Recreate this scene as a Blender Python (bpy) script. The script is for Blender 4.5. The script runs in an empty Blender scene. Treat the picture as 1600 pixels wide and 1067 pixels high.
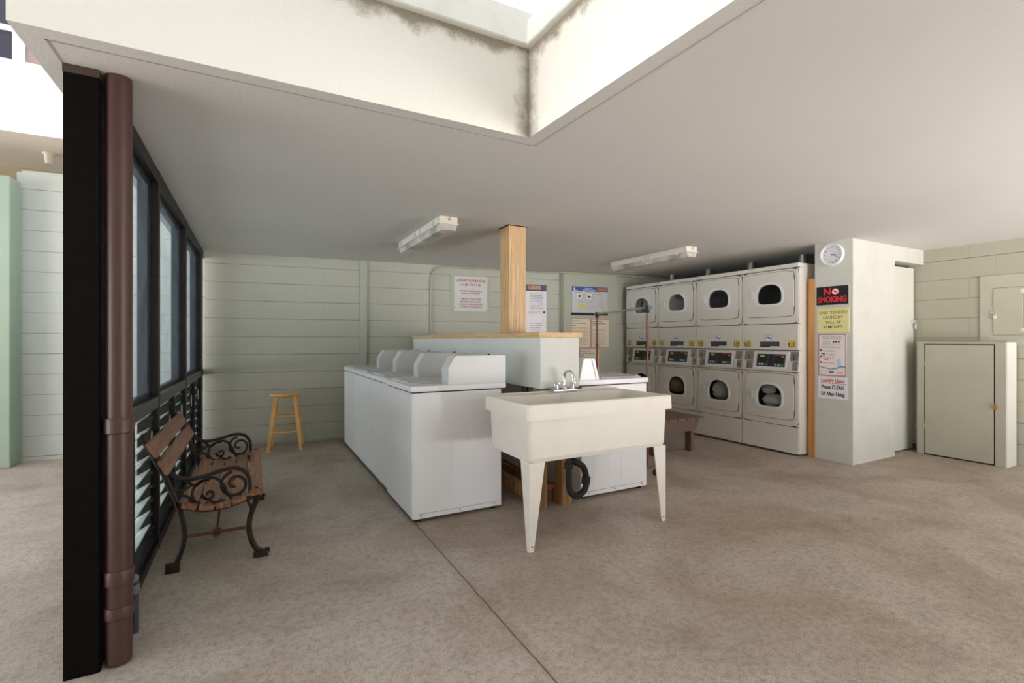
import bpy, bmesh, math, random
from mathutils import Vector, Matrix
random.seed(7)
PI = math.pi
SC = bpy.context.scene
COL = SC.collection

# ---------------------------------------------------------------- camera, sky, sun, exposure
YAW = math.radians(28.1)
cd = bpy.data.cameras.new('camera'); cam = bpy.data.objects.new('camera', cd); COL.objects.link(cam)
cam.location = (0, 0, 1.215)
cam.rotation_euler = (PI/2, 0, -YAW)
cd.sensor_width = 36; cd.sensor_fit = 'HORIZONTAL'
cd.lens = 36*760/1600
cd.shift_y = -(533.5-531)/1600
cd.clip_start = 0.05
SC.camera = cam
w = bpy.data.worlds.new('overcast_sky'); SC.world = w; w.use_nodes = True
bg = w.node_tree.nodes['Background']
# bright overcast above, brighter lower half added to light the ceiling
wn_, wl_ = w.node_tree.nodes, w.node_tree.links
wt = wn_.new('ShaderNodeTexCoord'); wsx = wn_.new('ShaderNodeSeparateXYZ'); wl_.new(wt.outputs['Generated'], wsx.inputs[0])
wr_ = wn_.new('ShaderNodeMapRange'); wr_.inputs[1].default_value = -.06; wr_.inputs[2].default_value = .06; wl_.new(wsx.outputs['Z'], wr_.inputs[0])
wm = wn_.new('ShaderNodeMix'); wm.data_type = 'RGBA'; wl_.new(wr_.outputs[0], wm.inputs[0])
wm.inputs[6].default_value = (5.3, 5.1, 5.05, 1); wm.inputs[7].default_value = (.86, .92, 1.02, 1)
wl_.new(wm.outputs[2], bg.inputs[0]); bg.inputs[1].default_value = 1.0
sd = bpy.data.lights.new('sun', 'SUN'); sd.energy = 2.5; sd.angle = math.radians(100); sd.color = (1, .985, .98)
sun = bpy.data.objects.new('sun', sd); COL.objects.link(sun)
sun.rotation_euler = Vector((1.0, 0.40, -0.08)).to_track_quat('-Z', 'Y').to_euler()
SC.view_settings.view_transform = 'Standard'; SC.view_settings.look = 'None'
SC.view_settings.gamma = 1; SC.view_settings.exposure = 1.12
SC.view_settings.use_curve_mapping = False
SC.cycles.max_bounces = 14; SC.cycles.diffuse_bounces = 10; SC.cycles.transparent_max_bounces = 24

# ---------------------------------------------------------------- materials
def lin(c):
    return tuple(((x/255)/12.92 if x/255 <= .04045 else ((x/255+.055)/1.055)**2.4) for x in c) + (1,)
_m = {}
def mat(name, rgb, rough=.5, metal=0, bump=0, bscale=60, var=0, vscale=3, spec=.5, dark=None, coat=0, emit=0):
    if name in _m: return _m[name]
    m = bpy.data.materials.new(name); m.use_nodes = True; nt = m.node_tree; N = nt.nodes; L = nt.links
    b = N['Principled BSDF']; b.inputs['Base Color'].default_value = lin(rgb)
    b.inputs['Roughness'].default_value = rough; b.inputs['Metallic'].default_value = metal
    b.inputs['Specular IOR Level'].default_value = spec; b.inputs['Coat Weight'].default_value = coat
    if emit:
        b.inputs['Emission Color'].default_value = lin(rgb); b.inputs['Emission Strength'].default_value = emit
    tc = N.new('ShaderNodeTexCoord')
    nz = N.new('ShaderNodeTexNoise'); nz.inputs['Scale'].default_value = vscale; nz.inputs['Detail'].default_value = 6
    L.new(tc.outputs['Object'], nz.inputs['Vector'])
    mx = N.new('ShaderNodeMix'); mx.data_type = 'RGBA'
    d = dark if dark else tuple(x*.8 for x in rgb)
    mx.inputs[6].default_value = lin(rgb); mx.inputs[7].default_value = lin(d)
    mr = N.new('ShaderNodeMapRange'); mr.inputs[1].default_value = .45; mr.inputs[2].default_value = .75
    mr.inputs[3].default_value = 0; mr.inputs[4].default_value = var if var else .12
    L.new(nz.outputs[0], mr.inputs[0]); L.new(mr.outputs[0], mx.inputs[0]); L.new(mx.outputs[2], b.inputs['Base Color'])
    if bump:
        n2 = N.new('ShaderNodeTexNoise'); n2.inputs['Scale'].default_value = bscale; n2.inputs['Detail'].default_value = 3
        L.new(tc.outputs['Object'], n2.inputs['Vector'])
        bp = N.new('ShaderNodeBump'); bp.inputs['Strength'].default_value = bump; bp.inputs['Distance'].default_value = .004
        L.new(n2.outputs[0], bp.inputs['Height']); L.new(bp.outputs[0], b.inputs['Normal'])
    _m[name] = m; return m

def mth(N, L, op, a, b=None, c=None):
    n = N.new('ShaderNodeMath'); n.operation = op
    for i, x in enumerate((a, b, c)):
        if x is None: continue
        if isinstance(x, (int, float)): n.inputs[i].default_value = x
        else: L.new(x, n.inputs[i])
    return n.outputs[0]

def block_mat(name, rgb, dirt, along='X', off=0.013, dstr=.75):
    """painted concrete blocks: horizontal tooled courses, faint head joints, rough face"""
    m = bpy.data.materials.new(name); m.use_nodes = True; nt = m.node_tree; N = nt.nodes; L = nt.links
    b = N['Principled BSDF']; b.inputs['Roughness'].default_value = .75; b.inputs['Specular IOR Level'].default_value = .25
    tc = N.new('ShaderNodeTexCoord'); sx = N.new('ShaderNodeSeparateXYZ'); L.new(tc.outputs['Object'], sx.inputs[0])
    a = sx.outputs['X'] if along == 'X' else sx.outputs['Y']; z = sx.outputs['Z']
    # slight waviness of the joints
    wn = N.new('ShaderNodeTexNoise'); wn.inputs['Scale'].default_value = 9; L.new(tc.outputs['Object'], wn.inputs['Vector'])
    wob = mth(N, L, 'MULTIPLY', mth(N, L, 'SUBTRACT', wn.outputs[0], .5), .006)
    zz = mth(N, L, 'ADD', mth(N, L, 'SUBTRACT', z, off), wob)
    row = mth(N, L, 'DIVIDE', zz, .2067)
    fr = mth(N, L, 'FRACT', row)
    dz = mth(N, L, 'MULTIPLY', mth(N, L, 'MINIMUM', fr, mth(N, L, 'SUBTRACT', 1, fr)), .2067)
    par = mth(N, L, 'MULTIPLY', mth(N, L, 'MODULO', mth(N, L, 'FLOOR', row), 2), .5)
    fx = mth(N, L, 'FRACT', mth(N, L, 'ADD', mth(N, L, 'DIVIDE', mth(N, L, 'ADD', a, 8.16), .415), par))
    dx = mth(N, L, 'MULTIPLY', mth(N, L, 'MINIMUM', fx, mth(N, L, 'SUBTRACT', 1, fx)), .415)
    def groove(d, wd):
        r = N.new('ShaderNodeMapRange'); r.inputs[1].default_value = 0; r.inputs[2].default_value = wd
        r.inputs[3].default_value = 1; r.inputs[4].default_value = 0; L.new(d, r.inputs[0]); return r.outputs[0]
    gz = groove(dz, .0052); gx = groove(dx, .004)
    br = N.new('ShaderNodeTexNoise'); br.inputs['Scale'].default_value = 4; br.inputs['Detail'].default_value = 4
    L.new(tc.outputs['Object'], br.inputs['Vector'])
    k = N.new('ShaderNodeMapRange'); k.inputs[1].default_value = .35; k.inputs[2].default_value = .6; k.inputs[3].default_value = .35; k.inputs[4].default_value = 1
    L.new(br.outputs[0], k.inputs[0])
    g = mth(N, L, 'MAXIMUM', mth(N, L, 'MULTIPLY', gz, k.outputs[0]), mth(N, L, 'MULTIPLY', gx, .16))
    mx = N.new('ShaderNodeMix'); mx.data_type = 'RGBA'; mx.inputs[6].default_value = lin(rgb); mx.inputs[7].default_value = lin(dirt)
    L.new(mth(N, L, 'MULTIPLY', g, dstr), mx.inputs[0])
    # patchy paint
    mx2 = N.new('ShaderNodeMix'); mx2.data_type = 'RGBA'; mx2.blend_type = 'MULTIPLY'
    mx2.inputs[7].default_value = (.9, .9, .87, 1); n3 = N.new('ShaderNodeTexNoise'); n3.inputs['Scale'].default_value = 1.7; n3.inputs['Detail'].default_value = 5
    L.new(tc.outputs['Object'], n3.inputs['Vector']); L.new(n3.outputs[0], mx2.inputs[0]); L.new(mx.outputs[2], mx2.inputs[6])
    L.new(mx2.outputs[2], b.inputs['Base Color'])
    n2 = N.new('ShaderNodeTexNoise'); n2.inputs['Scale'].default_value = 55; n2.inputs['Detail'].default_value = 4
    L.new(tc.outputs['Object'], n2.inputs['Vector'])
    hgt = mth(N, L, 'SUBTRACT', mth(N, L, 'MULTIPLY', n2.outputs[0], .35), mth(N, L, 'MAXIMUM', gz, mth(N, L, 'MULTIPLY', gx, .3)))
    bp = N.new('ShaderNodeBump'); bp.inputs['Strength'].default_value = .6; bp.inputs['Distance'].default_value = .005
    L.new(hgt, bp.inputs['Height']); L.new(bp.outputs[0], b.inputs['Normal'])
    return m

def floor_mat():
    m = bpy.data.materials.new('worn_concrete'); m.use_nodes = True; nt = m.node_tree; N = nt.nodes; L = nt.links
    b = N['Principled BSDF']; b.inputs['Roughness'].default_value = .62; b.inputs['Specular IOR Level'].default_value = .35
    tc = N.new('ShaderNodeTexCoord'); sx = N.new('ShaderNodeSeparateXYZ'); L.new(tc.outputs['Object'], sx.inputs[0])
    def noise(s, d=6, r=.6, dist=0, vec=None):
        n = N.new('ShaderNodeTexNoise'); n.inputs['Scale'].default_value = s; n.inputs['Detail'].default_value = d
        n.inputs['Roughness'].default_value = r; n.inputs['Distortion'].default_value = dist
        L.new(vec or tc.outputs['Object'], n.inputs['Vector']); return n.outputs[0]
    def rng(x, a, b_, c=0, d=1):
        r = N.new('ShaderNodeMapRange'); r.inputs[1].default_value = a; r.inputs[2].default_value = b_
        r.inputs[3].default_value = c; r.inputs[4].default_value = d; L.new(x, r.inputs[0]); return r.outputs[0]
    def mix(f, a, c, mode='MIX'):
        n = N.new('ShaderNodeMix'); n.data_type = 'RGBA'; n.blend_type = mode
        if isinstance(f, (int, float)): n.inputs[0].default_value = f
        else: L.new(f, n.inputs[0])
        if isinstance(a, tuple): n.inputs[6].default_value = a
        else: L.new(a, n.inputs[6])
        n.inputs[7].default_value = c; return n.outputs[2]
    base = lin((190, 177, 164))
    c = mix(rng(noise(1.1, 8, .62, .6), .42, .66), base, lin((162, 144, 127)))
    c = mix(rng(noise(3.6, 9, .78, .2), .5, .74, 0, .5), c, lin((120, 104, 88)))
    mp = N.new('ShaderNodeMapping'); mp.inputs['Rotation'].default_value = (0, 0, .5); mp.inputs['Scale'].default_value = (.5, 2.2, 1); L.new(tc.outputs['Object'], mp.inputs[0])
    c = mix(rng(noise(1.3, 9, .75, .5, mp.outputs[0]), .5, .72, 0, .45), c, lin((184, 174, 162)))
    c = mix(rng(noise(34, 8, .85), .47, .66, 0, .62), c, lin((105, 92, 78)))
    c = mix(rng(noise(210, 3, .7), .5, .68, 0, .7), c, lin((80, 70, 60)))
    vr = N.new('ShaderNodeTexVoronoi'); vr.inputs['Scale'].default_value = 45; L.new(tc.outputs['Object'], vr.inputs['Vector'])
    c = mix(mth(N, L, 'MULTIPLY', rng(vr.outputs['Distance'], .05, .11, 1, 0), rng(noise(5), .5, .62)), c, lin((70, 62, 54)))
    # saw-cut joint running from the near washer towards the viewer
    wv = mth(N, L, 'MULTIPLY', mth(N, L, 'SUBTRACT', noise(7, 3), .5), .012)
    jx = mth(N, L, 'ABSOLUTE', mth(N, L, 'ADD', mth(N, L, 'SUBTRACT', sx.outputs['X'], .952), wv))
    jm = mth(N, L, 'MULTIPLY', rng(jx, .0015, .0045, 1, 0), mth(N, L, 'LESS_THAN', sx.outputs['Y'], 6.2))
    c = mix(mth(N, L, 'MULTIPLY', jm, .8), c, lin((62, 52, 44)))
    halo = rng(jx, .0, .06, .25, 0)
    c = mix(halo, c, lin((120, 100, 80)))
    L.new(c, b.inputs['Base Color'])
    hgt = mth(N, L, 'SUBTRACT', mth(N, L, 'ADD', mth(N, L, 'MULTIPLY', noise(90, 4), .35), mth(N, L, 'MULTIPLY', noise(12, 4), .4)), jm)
    bp = N.new('ShaderNodeBump'); bp.inputs['Strength'].default_value = .7; bp.inputs['Distance'].default_value = .005
    L.new(hgt, bp.inputs['Height']); L.new(bp.outputs[0], b.inputs['Normal'])
    return m

def stucco_mat(name, rgb, cx, cy):
    """painted stucco with mould stains under the roof curb and down the inner corner"""
    m = bpy.data.materials.new(name); m.use_nodes = True; nt = m.node_tree; N = nt.nodes; L = nt.links
    b = N['Principled BSDF']; b.inputs['Roughness'].default_value = .85; b.inputs['Specular IOR Level'].default_value = .2
    tc = N.new('ShaderNodeTexCoord'); sx = N.new('ShaderNodeSeparateXYZ'); L.new(tc.outputs['Object'], sx.inputs[0])
    n1 = N.new('ShaderNodeTexNoise'); n1.inputs['Scale'].default_value = 7; n1.inputs['Detail'].default_value = 9; n1.inputs['Roughness'].default_value = .7
    L.new(tc.outputs['Object'], n1.inputs['Vector'])
    def rng(x, a, b_, c=0, d=1):
        r = N.new('ShaderNodeMapRange'); r.inputs[1].default_value = a; r.inputs[2].default_value = b_
        r.inputs[3].default_value = c; r.inputs[4].default_value = d; L.new(x, r.inputs[0]); return r.outputs[0]
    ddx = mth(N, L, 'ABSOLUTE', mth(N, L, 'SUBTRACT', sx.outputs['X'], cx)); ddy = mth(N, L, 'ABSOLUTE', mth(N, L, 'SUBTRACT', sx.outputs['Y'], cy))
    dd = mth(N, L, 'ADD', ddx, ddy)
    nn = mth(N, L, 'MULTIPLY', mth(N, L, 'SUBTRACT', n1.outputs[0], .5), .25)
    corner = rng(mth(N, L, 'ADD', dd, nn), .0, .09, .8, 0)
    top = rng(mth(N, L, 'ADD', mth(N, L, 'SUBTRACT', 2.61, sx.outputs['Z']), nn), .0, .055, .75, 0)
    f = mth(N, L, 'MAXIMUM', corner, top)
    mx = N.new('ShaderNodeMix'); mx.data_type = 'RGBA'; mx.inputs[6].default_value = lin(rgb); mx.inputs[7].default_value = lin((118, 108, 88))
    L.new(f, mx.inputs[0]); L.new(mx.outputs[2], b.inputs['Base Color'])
    n2 = N.new('ShaderNodeTexNoise'); n2.inputs['Scale'].default_value = 45; n2.inputs['Detail'].default_value = 4; L.new(tc.outputs['Object'], n2.inputs['Vector'])
    bp = N.new('ShaderNodeBump'); bp.inputs['Strength'].default_value = .7; bp.inputs['Distance'].default_value = .006
    L.new(n2.outputs[0], bp.inputs['Height']); L.new(bp.outputs[0], b.inputs['Normal'])
    return m

def wood_mat(name, a, c, axis='Z', scale=18, rough=.45, spread=8, strips=0, speck=0):
    m = bpy.data.materials.new(name); m.use_nodes = True; nt = m.node_tree; N = nt.nodes; L = nt.links
    b = N['Principled BSDF']; b.inputs['Roughness'].default_value = rough
    tc = N.new('ShaderNodeTexCoord'); mp = N.new('ShaderNodeMapping')
    s = [scale]*3; s['XYZ'.index(axis)] = scale/spread/2; mp.inputs['Scale'].default_value = s
    L.new(tc.outputs['Object'], mp.inputs[0])
    n = N.new('ShaderNodeTexNoise'); n.inputs['Scale'].default_value = 2.2; n.inputs['Detail'].default_value = 6; n.inputs['Distortion'].default_value = .8
    L.new(mp.outputs[0], n.inputs['Vector'])
    cr = N.new('ShaderNodeValToRGB'); cr.color_ramp.elements[0].position = .35; cr.color_ramp.elements[1].position = .66
    cr.color_ramp.elements[0].color = lin(a); cr.color_ramp.elements[1].color = lin(c); L.new(n.outputs[0], cr.inputs[0])
    out = cr.outputs[0]
    if speck:
        n3 = N.new('ShaderNodeTexNoise'); n3.inputs['Scale'].default_value = 40; n3.inputs['Detail'].default_value = 5; L.new(tc.outputs['Object'], n3.inputs['Vector'])
        r = N.new('ShaderNodeMapRange'); r.inputs[1].default_value = .58; r.inputs[2].default_value = .66; r.inputs[4].default_value = speck; L.new(n3.outputs[0], r.inputs[0])
        mx = N.new('ShaderNodeMix'); mx.data_type = 'RGBA'; mx.inputs[7].default_value = lin((196, 160, 128)); L.new(out, mx.inputs[6]); L.new(r.outputs[0], mx.inputs[0]); out = mx.outputs[2]
    L.new(out, b.inputs['Base Color'])
    bp = N.new('ShaderNodeBump'); bp.inputs['Strength'].default_value = .2; bp.inputs['Distance'].default_value = .002
    L.new(n.outputs[0], bp.inputs['Height']); L.new(bp.outputs[0], b.inputs['Normal'])
    return m

def glass_mat(name, tint=(235, 242, 245), dirt=.12, filmc=(190, 200, 205), refl=.5):
    m = bpy.data.materials.new(name); m.use_nodes = True; nt = m.node_tree; N = nt.nodes; L = nt.links
    N.remove(N['Principled BSDF']); out = N['Material Output']
    tr = N.new('ShaderNodeBsdfTransparent'); tr.inputs[0].default_value = lin(tint)
    gl = N.new('ShaderNodeBsdfGlossy'); gl.inputs['Roughness'].default_value = .03
    df = N.new('ShaderNodeBsdfDiffuse'); df.inputs[0].default_value = lin(filmc)
    lw = N.new('ShaderNodeFresnel'); lw.inputs[0].default_value = 1.45
    tc = N.new('ShaderNodeTexCoord'); nz = N.new('ShaderNodeTexNoise'); nz.inputs['Scale'].default_value = 6; nz.inputs['Detail'].default_value = 7; L.new(tc.outputs['Object'], nz.inputs['Vector'])
    r = N.new('ShaderNodeMapRange'); r.inputs[1].default_value = .3; r.inputs[2].default_value = .75; r.inputs[3].default_value = dirt*.6; r.inputs[4].default_value = dirt*1.6; L.new(nz.outputs[0], r.inputs[0])
    m1 = N.new('ShaderNodeMixShader'); L.new(r.outputs[0], m1.inputs[0]); L.new(tr.outputs[0], m1.inputs[1]); L.new(df.outputs[0], m1.inputs[2])
    m2 = N.new('ShaderNodeMixShader'); L.new(mth(N, L, 'MULTIPLY', lw.outputs[0], refl), m2.inputs[0]); L.new(m1.outputs[0], m2.inputs[1]); L.new(gl.outputs[0], m2.inputs[2])
    L.new(m2.outputs[0], out.inputs[0]); return m

M_floor = floor_mat()
M_ceil = mat('ceiling_paint', (216, 214, 210), .85, bump=.35, bscale=70, var=.25, vscale=1.3, dark=(204, 201, 196), spec=.15)
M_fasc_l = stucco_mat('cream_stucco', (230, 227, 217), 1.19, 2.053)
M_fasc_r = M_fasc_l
M_curb = mat('white_curb_paint', (236, 235, 228), .6, var=.3, vscale=5, dark=(190, 180, 160), bump=.2)
M_block = block_mat('green_painted_block', (194, 194, 181), (92, 92, 72))
M_blockR = block_mat('green_painted_block_shaded', (164, 161, 145), (84, 78, 58), along='Y', off=-.003)  # wall green darkened, shade of this side put into the colour
M_blockO = block_mat('white_painted_block', (208, 210, 203), (90, 90, 78), off=.04, dstr=.7)
M_col = mat('pale_green_paint', (198, 197, 188), .7, bump=.25, bscale=80, var=.2, vscale=4, spec=.3)
M_green = mat('sage_green_paint', (152, 168, 148), .7, bump=.2, var=.2)
M_trimgr = mat('green_trim_paint', (182, 186, 170), .6, bump=.15)
M_doorp = mat('door_paint', (204, 204, 192), .55, var=.2)
M_cab = mat('cabinet_paint', (163, 159, 142), .6, var=.35, vscale=3, dark=(146, 141, 122), bump=.15, bscale=120)
M_black = mat('black_painted_steel', (13, 9, 9), .6, var=.5, vscale=25, dark=(24, 18, 17), spec=.08)
M_blackf = mat('dark_bronze_aluminium', (17, 14, 14), .5, var=.4, vscale=14, dark=(50, 48, 50))
M_rail = mat('worn_grey_aluminium', (70, 70, 70), .35, metal=.5, var=.4, vscale=9, dark=(40, 38, 38))
M_pipe = mat('brown_painted_pipe', (76, 47, 43), .42, bump=.15, bscale=30, var=.5, vscale=7, dark=(70, 46, 44), spec=.55)
M_pvc = mat('grey_plastic_pipe', (62, 64, 68), .45, var=.3)
M_glass = glass_mat('window_glass', dirt=.12, filmc=(190, 208, 228), refl=.10)  # blue-white film painted in for reflected sky, mixed with dirt
M_louv = glass_mat('louver_glass', tint=(225, 240, 236), dirt=.38, filmc=(222, 234, 230), refl=.3)
M_white = mat('white_enamel', (236, 236, 238), .28, var=.12, vscale=2, dark=(216, 214, 210), spec=.5, coat=.15)
M_whiteg = mat('grey_white_enamel', (205, 206, 208), .4, var=.1)
M_seam = mat('shadow_gap_rubber', (52, 50, 48), .7)
M_foot = mat('black_rubber', (24, 24, 24), .7)
M_dry = mat('almond_enamel', (214, 209, 199), .4, var=.12, vscale=2, dark=(200, 194, 184), coat=.1)
M_dryl = mat('white_door_ring', (222, 221, 222), .35)
M_drum = mat('dark_drum', (44, 42, 42), .35, metal=.6)
M_dglass = glass_mat('dryer_glass', tint=(225, 225, 228), dirt=.01, refl=.25)
M_plbl = mat('black_label', (30, 29, 30), .35)
M_yel = mat('yellow_label', (214, 192, 96), .5)
M_stick = mat('white_sticker', (226, 230, 238), .4)
M_blue = mat('blue_print', (36, 78, 150), .45)
M_coin = mat('brushed_steel', (150, 148, 144), .4, metal=.7)
M_chrome = mat('chrome', (220, 220, 222), .12, metal=1)
M_tub = mat('almond_plastic', (226, 221, 210), .42, var=.3, vscale=6, dark=(208, 199, 180), bump=.08, bscale=200)
M_oak = wood_mat('laminated_fir', (190, 148, 98), (220, 188, 140), 'Z', 45, spread=14)
M_oakY = wood_mat('laminated_fir_top', (192, 150, 100), (222, 188, 138), 'Y', 45, spread=14)
M_ply = wood_mat('orange_plywood', (176, 120, 62), (204, 150, 88), 'Z', 6)
M_stool = wood_mat('honey_varnished_wood', (214, 158, 92), (238, 194, 130), 'Z', 14, rough=.3)
M_lumber = wood_mat('old_lumber', (120, 80, 46), (170, 126, 78), 'Z', 14, rough=.7)
M_slat = wood_mat('weathered_varnished_slat', (110, 66, 42), (160, 110, 76), 'Y', 22, rough=.38, speck=.55)
M_slatb = wood_mat('faded_back_slat', (112, 76, 56), (146, 110, 88), 'Y', 16, rough=.5)
M_iron = mat('rusty_black_cast_iron', (34, 28, 24), .5, metal=.3, bump=.4, bscale=80, var=.7, vscale=16, dark=(70, 42, 26))
M_rust = mat('rusty_bar', (86, 50, 32), .7, bump=.4, var=.7, vscale=30, dark=(40, 30, 26))
M_brown = mat('brown_bench_paint', (112, 87, 74), .5, var=.4, vscale=10, dark=(90, 68, 57), bump=.1)
M_cond = mat('painted_conduit', (178, 178, 160), .5)
M_fixt = mat('yellowed_white_plastic', (228, 219, 208), .45)
M_lens = glass_mat('frosted_lens', tint=(232, 228, 222), dirt=.62, filmc=(226, 222, 214), refl=.6)
M_lamp = mat('white_tube', (225, 225, 225), .4)
M_bluew = mat('balcony_paint', (236, 234, 234), .7)
M_beige = mat('beige_soffit_paint', (214, 204, 190), .7)
M_pink = mat('pink_brick', (186, 160, 150), .8, bump=.3, bscale=20)
M_pane = mat('dark_window_pane', (60, 58, 74), .15)
M_paper = mat('printed_paper', (236, 232, 228), .6)
M_red = mat('red_ink', (214, 32, 42), .5)
M_dred = mat('dark_red_ink', (150, 44, 50), .5)
M_ink = mat('black_ink', (26, 24, 26), .5)
M_gink = mat('grey_ink', (130, 126, 124), .6)
M_sblk = mat('sign_black', (18, 16, 18), .3)
M_syel = mat('sign_yellow_paper', (226, 216, 150), .45)
M_cream = mat('cream_notice_paper', (224, 212, 186), .6)
M_orng = mat('orange_border', (204, 96, 70), .6)
M_pgrey = mat('poster_grey', (196, 196, 198), .5)
M_green_d = mat('display_green', (190, 210, 30), .4)
M_brass = mat('worn_brass', (176, 134, 66), .35, metal=.8, var=.5, dark=(120, 70, 40))
M_steelp = mat('painted_steel_hasp', (200, 198, 186), .4, metal=.2)
M_cloth_b = mat('brown_blanket', (176, 140, 112), .9, bump=.5, bscale=40, var=.6, vscale=14, dark=(110, 80, 62))
M_cloth_g = mat('beige_cloth', (206, 198, 188), .9, bump=.4, bscale=30)
M_cloth_w = mat('white_cloth', (232, 230, 228), .9, bump=.3, bscale=25)
M_cloth_d = mat('dark_blue_cloth', (52, 54, 74), .9, bump=.4)
M_grime = mat('grey_wash', (120, 112, 100), .8)
M_rackbr = mat('rusted_rack_tube', (118, 78, 58), .5, metal=.4, var=.5, vscale=20, dark=(80, 60, 50))
M_crack = mat('ceiling_groove', (168, 163, 155), .8)

# ---------------------------------------------------------------- mesh helpers
def tag(o, label=None, cat=None, group=None, kind=None):
    if label: o['label'] = label
    if cat: o['category'] = cat
    if group: o['group'] = group
    if kind: o['kind'] = kind
    return o
def thing(name, label, cat, loc=(0, 0, 0), rz=0, group=None, kind=None):
    o = bpy.data.objects.new(name, None); COL.objects.link(o); o.location = loc; o.rotation_euler = (0, 0, rz)
    o.empty_display_size = .1
    return tag(o, label, cat, group, kind)

class MB:
    def __init__(s): s.bm = bmesh.new()
    def box(s, x0, x1, y0, y1, z0, z1, bev=0, seg=2):
        t = bmesh.new(); bmesh.ops.create_cube(t, size=1)
        for v in t.verts:
            v.co = Vector(((x0+x1)/2+v.co.x*(x1-x0), (y0+y1)/2+v.co.y*(y1-y0), (z0+z1)/2+v.co.z*(z1-z0)))
        if bev: bmesh.ops.bevel(t, geom=t.edges[:], offset=bev, segments=seg, affect='EDGES', profile=.5)
        s.add(t); return s
    def add(s, t, mx=None):
        me = bpy.data.meshes.new('t'); t.to_mesh(me); t.free()
        if mx is not None: me.transform(mx)
        s.bm.from_mesh(me); bpy.data.meshes.remove(me)
    def hexa(s, p):
        """eight points: four of the bottom loop then four of the top loop"""
        v = [s.bm.verts.new(q) for q in p]
        for f in ((3, 2, 1, 0), (4, 5, 6, 7), (0, 1, 5, 4), (1, 2, 6, 5), (2, 3, 7, 6), (3, 0, 4, 7)):
            s.bm.faces.new([v[i] for i in f])
        return s
    def prism(s, pts, a, b, axis='Y', bev=0):
        """closed 2D outline extruded along an axis: X -> pts are (y,z), Y -> (x,z), Z -> (x,y)"""
        t = bmesh.new()
        def P(q, d): return {'X': (d, q[0], q[1]), 'Y': (q[0], d, q[1]), 'Z': (q[0], q[1], d)}[axis]
        A = [t.verts.new(P(q, a)) for q in pts]; B = [t.verts.new(P(q, b)) for q in pts]; n = len(pts)
        t.faces.new(A); t.faces.new(B[::-1])
        for i in range(n): t.faces.new((A[i], B[i], B[(i+1) % n], A[(i+1) % n]))
        bmesh.ops.recalc_face_normals(t, faces=t.faces[:])
        if bev: bmesh.ops.bevel(t, geom=t.edges[:], offset=bev, segments=2, affect='EDGES')
        s.add(t); return s
    def tube(s, pts, r, seg=12, cap=True, taper=None):
        pts = [Vector(p) for p in pts]; rings = []; n = len(pts); prev = None
        for i, p in enumerate(pts):
            d = (pts[min(i+1, n-1)]-pts[max(i-1, 0)]).normalized()
            if prev is None:
                a = Vector((0, 0, 1)) if abs(d.z) < .9 else Vector((1, 0, 0)); u = d.cross(a).normalized()
            else:
                u = (prev - d*prev.dot(d)).normalized()
            prev = u; vv = d.cross(u)
            rr = (taper[i] if taper else r)
            rings.append([s.bm.verts.new(p+u*rr*math.cos(k*2*PI/seg)+vv*rr*math.sin(k*2*PI/seg)) for k in range(seg)])
        for a, b in zip(rings, rings[1:]):
            for k in range(seg): s.bm.faces.new((a[k], a[(k+1) % seg], b[(k+1) % seg], b[k]))
        if cap:
            s.bm.faces.new(rings[0][::-1]); s.bm.faces.new(rings[-1])
        return s
    def disc(s, c, r, h, axis='Z', seg=24):
        d = {'X': (1, 0, 0), 'Y': (0, 1, 0), 'Z': (0, 0, 1)}[axis]; c = Vector(c); d = Vector(d)
        return s.tube([c, c+d*h], r, seg)
    def lathe(s, prof, c=(0, 0, 0), seg=28, closed=False):
        rings = [[s.bm.verts.new((c[0]+r*math.cos(k*2*PI/seg), c[1]+r*math.sin(k*2*PI/seg), c[2]+z)) for k in range(seg)] for r, z in prof]
        for a, b in zip(rings, rings[1:]):
            for k in range(seg): s.bm.faces.new((a[k], a[(k+1) % seg], b[(k+1) % seg], b[k]))
        if not closed:
            s.bm.faces.new(rings[0][::-1]); s.bm.faces.new(rings[-1])
        return s
    def band(s, path, wd, thick, yc, taper=None):
        """flat curly bar: path in (x,z), width wd in plane, thickness in y"""
        P = [Vector((a, 0, b)) for a, b in path]; n = len(P); R = []
        for i, p in enumerate(P):
            d = (P[min(i+1, n-1)]-P[max(i-1, 0)]).normalized(); nn = Vector((-d.z, 0, d.x))
            ww = (taper[i] if taper else wd)/2; t = thick/2
            R.append([s.bm.verts.new(p+nn*ww*a+Vector((0, yc+t*b, 0))) for a, b in ((1, .5), (.5, 1), (-.5, 1), (-1, .5), (-1, -.5), (-.5, -1), (.5, -1), (1, -.5))])
        for a, b in zip(R, R[1:]):
            for k in range(8): s.bm.faces.new((a[k], a[(k+1) % 8], b[(k+1) % 8], b[k]))
        s.bm.faces.new(R[0][::-1]); s.bm.faces.new(R[-1]); return s
    def ring(s, outer, inner, y0, y1):
        """plate with a hole: two outlines of equal count in (x,z), thickness y0..y1"""
        n = len(outer)
        def L(p, y): return [s.bm.verts.new((a, y, b)) for a, b in p]
        o0, o1, i0, i1 = L(outer, y0), L(outer, y1), L(inner, y0), L(inner, y1)
        for k in range(n):
            j = (k+1) % n
            s.bm.faces.new((o0[k], o0[j], i0[j], i0[k])); s.bm.faces.new((o1[j], o1[k], i1[k], i1[j]))
            s.bm.faces.new((o0[j], o0[k], o1[k], o1[j])); s.bm.faces.new((i0[k], i0[j], i1[j], i1[k]))
        return s
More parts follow.
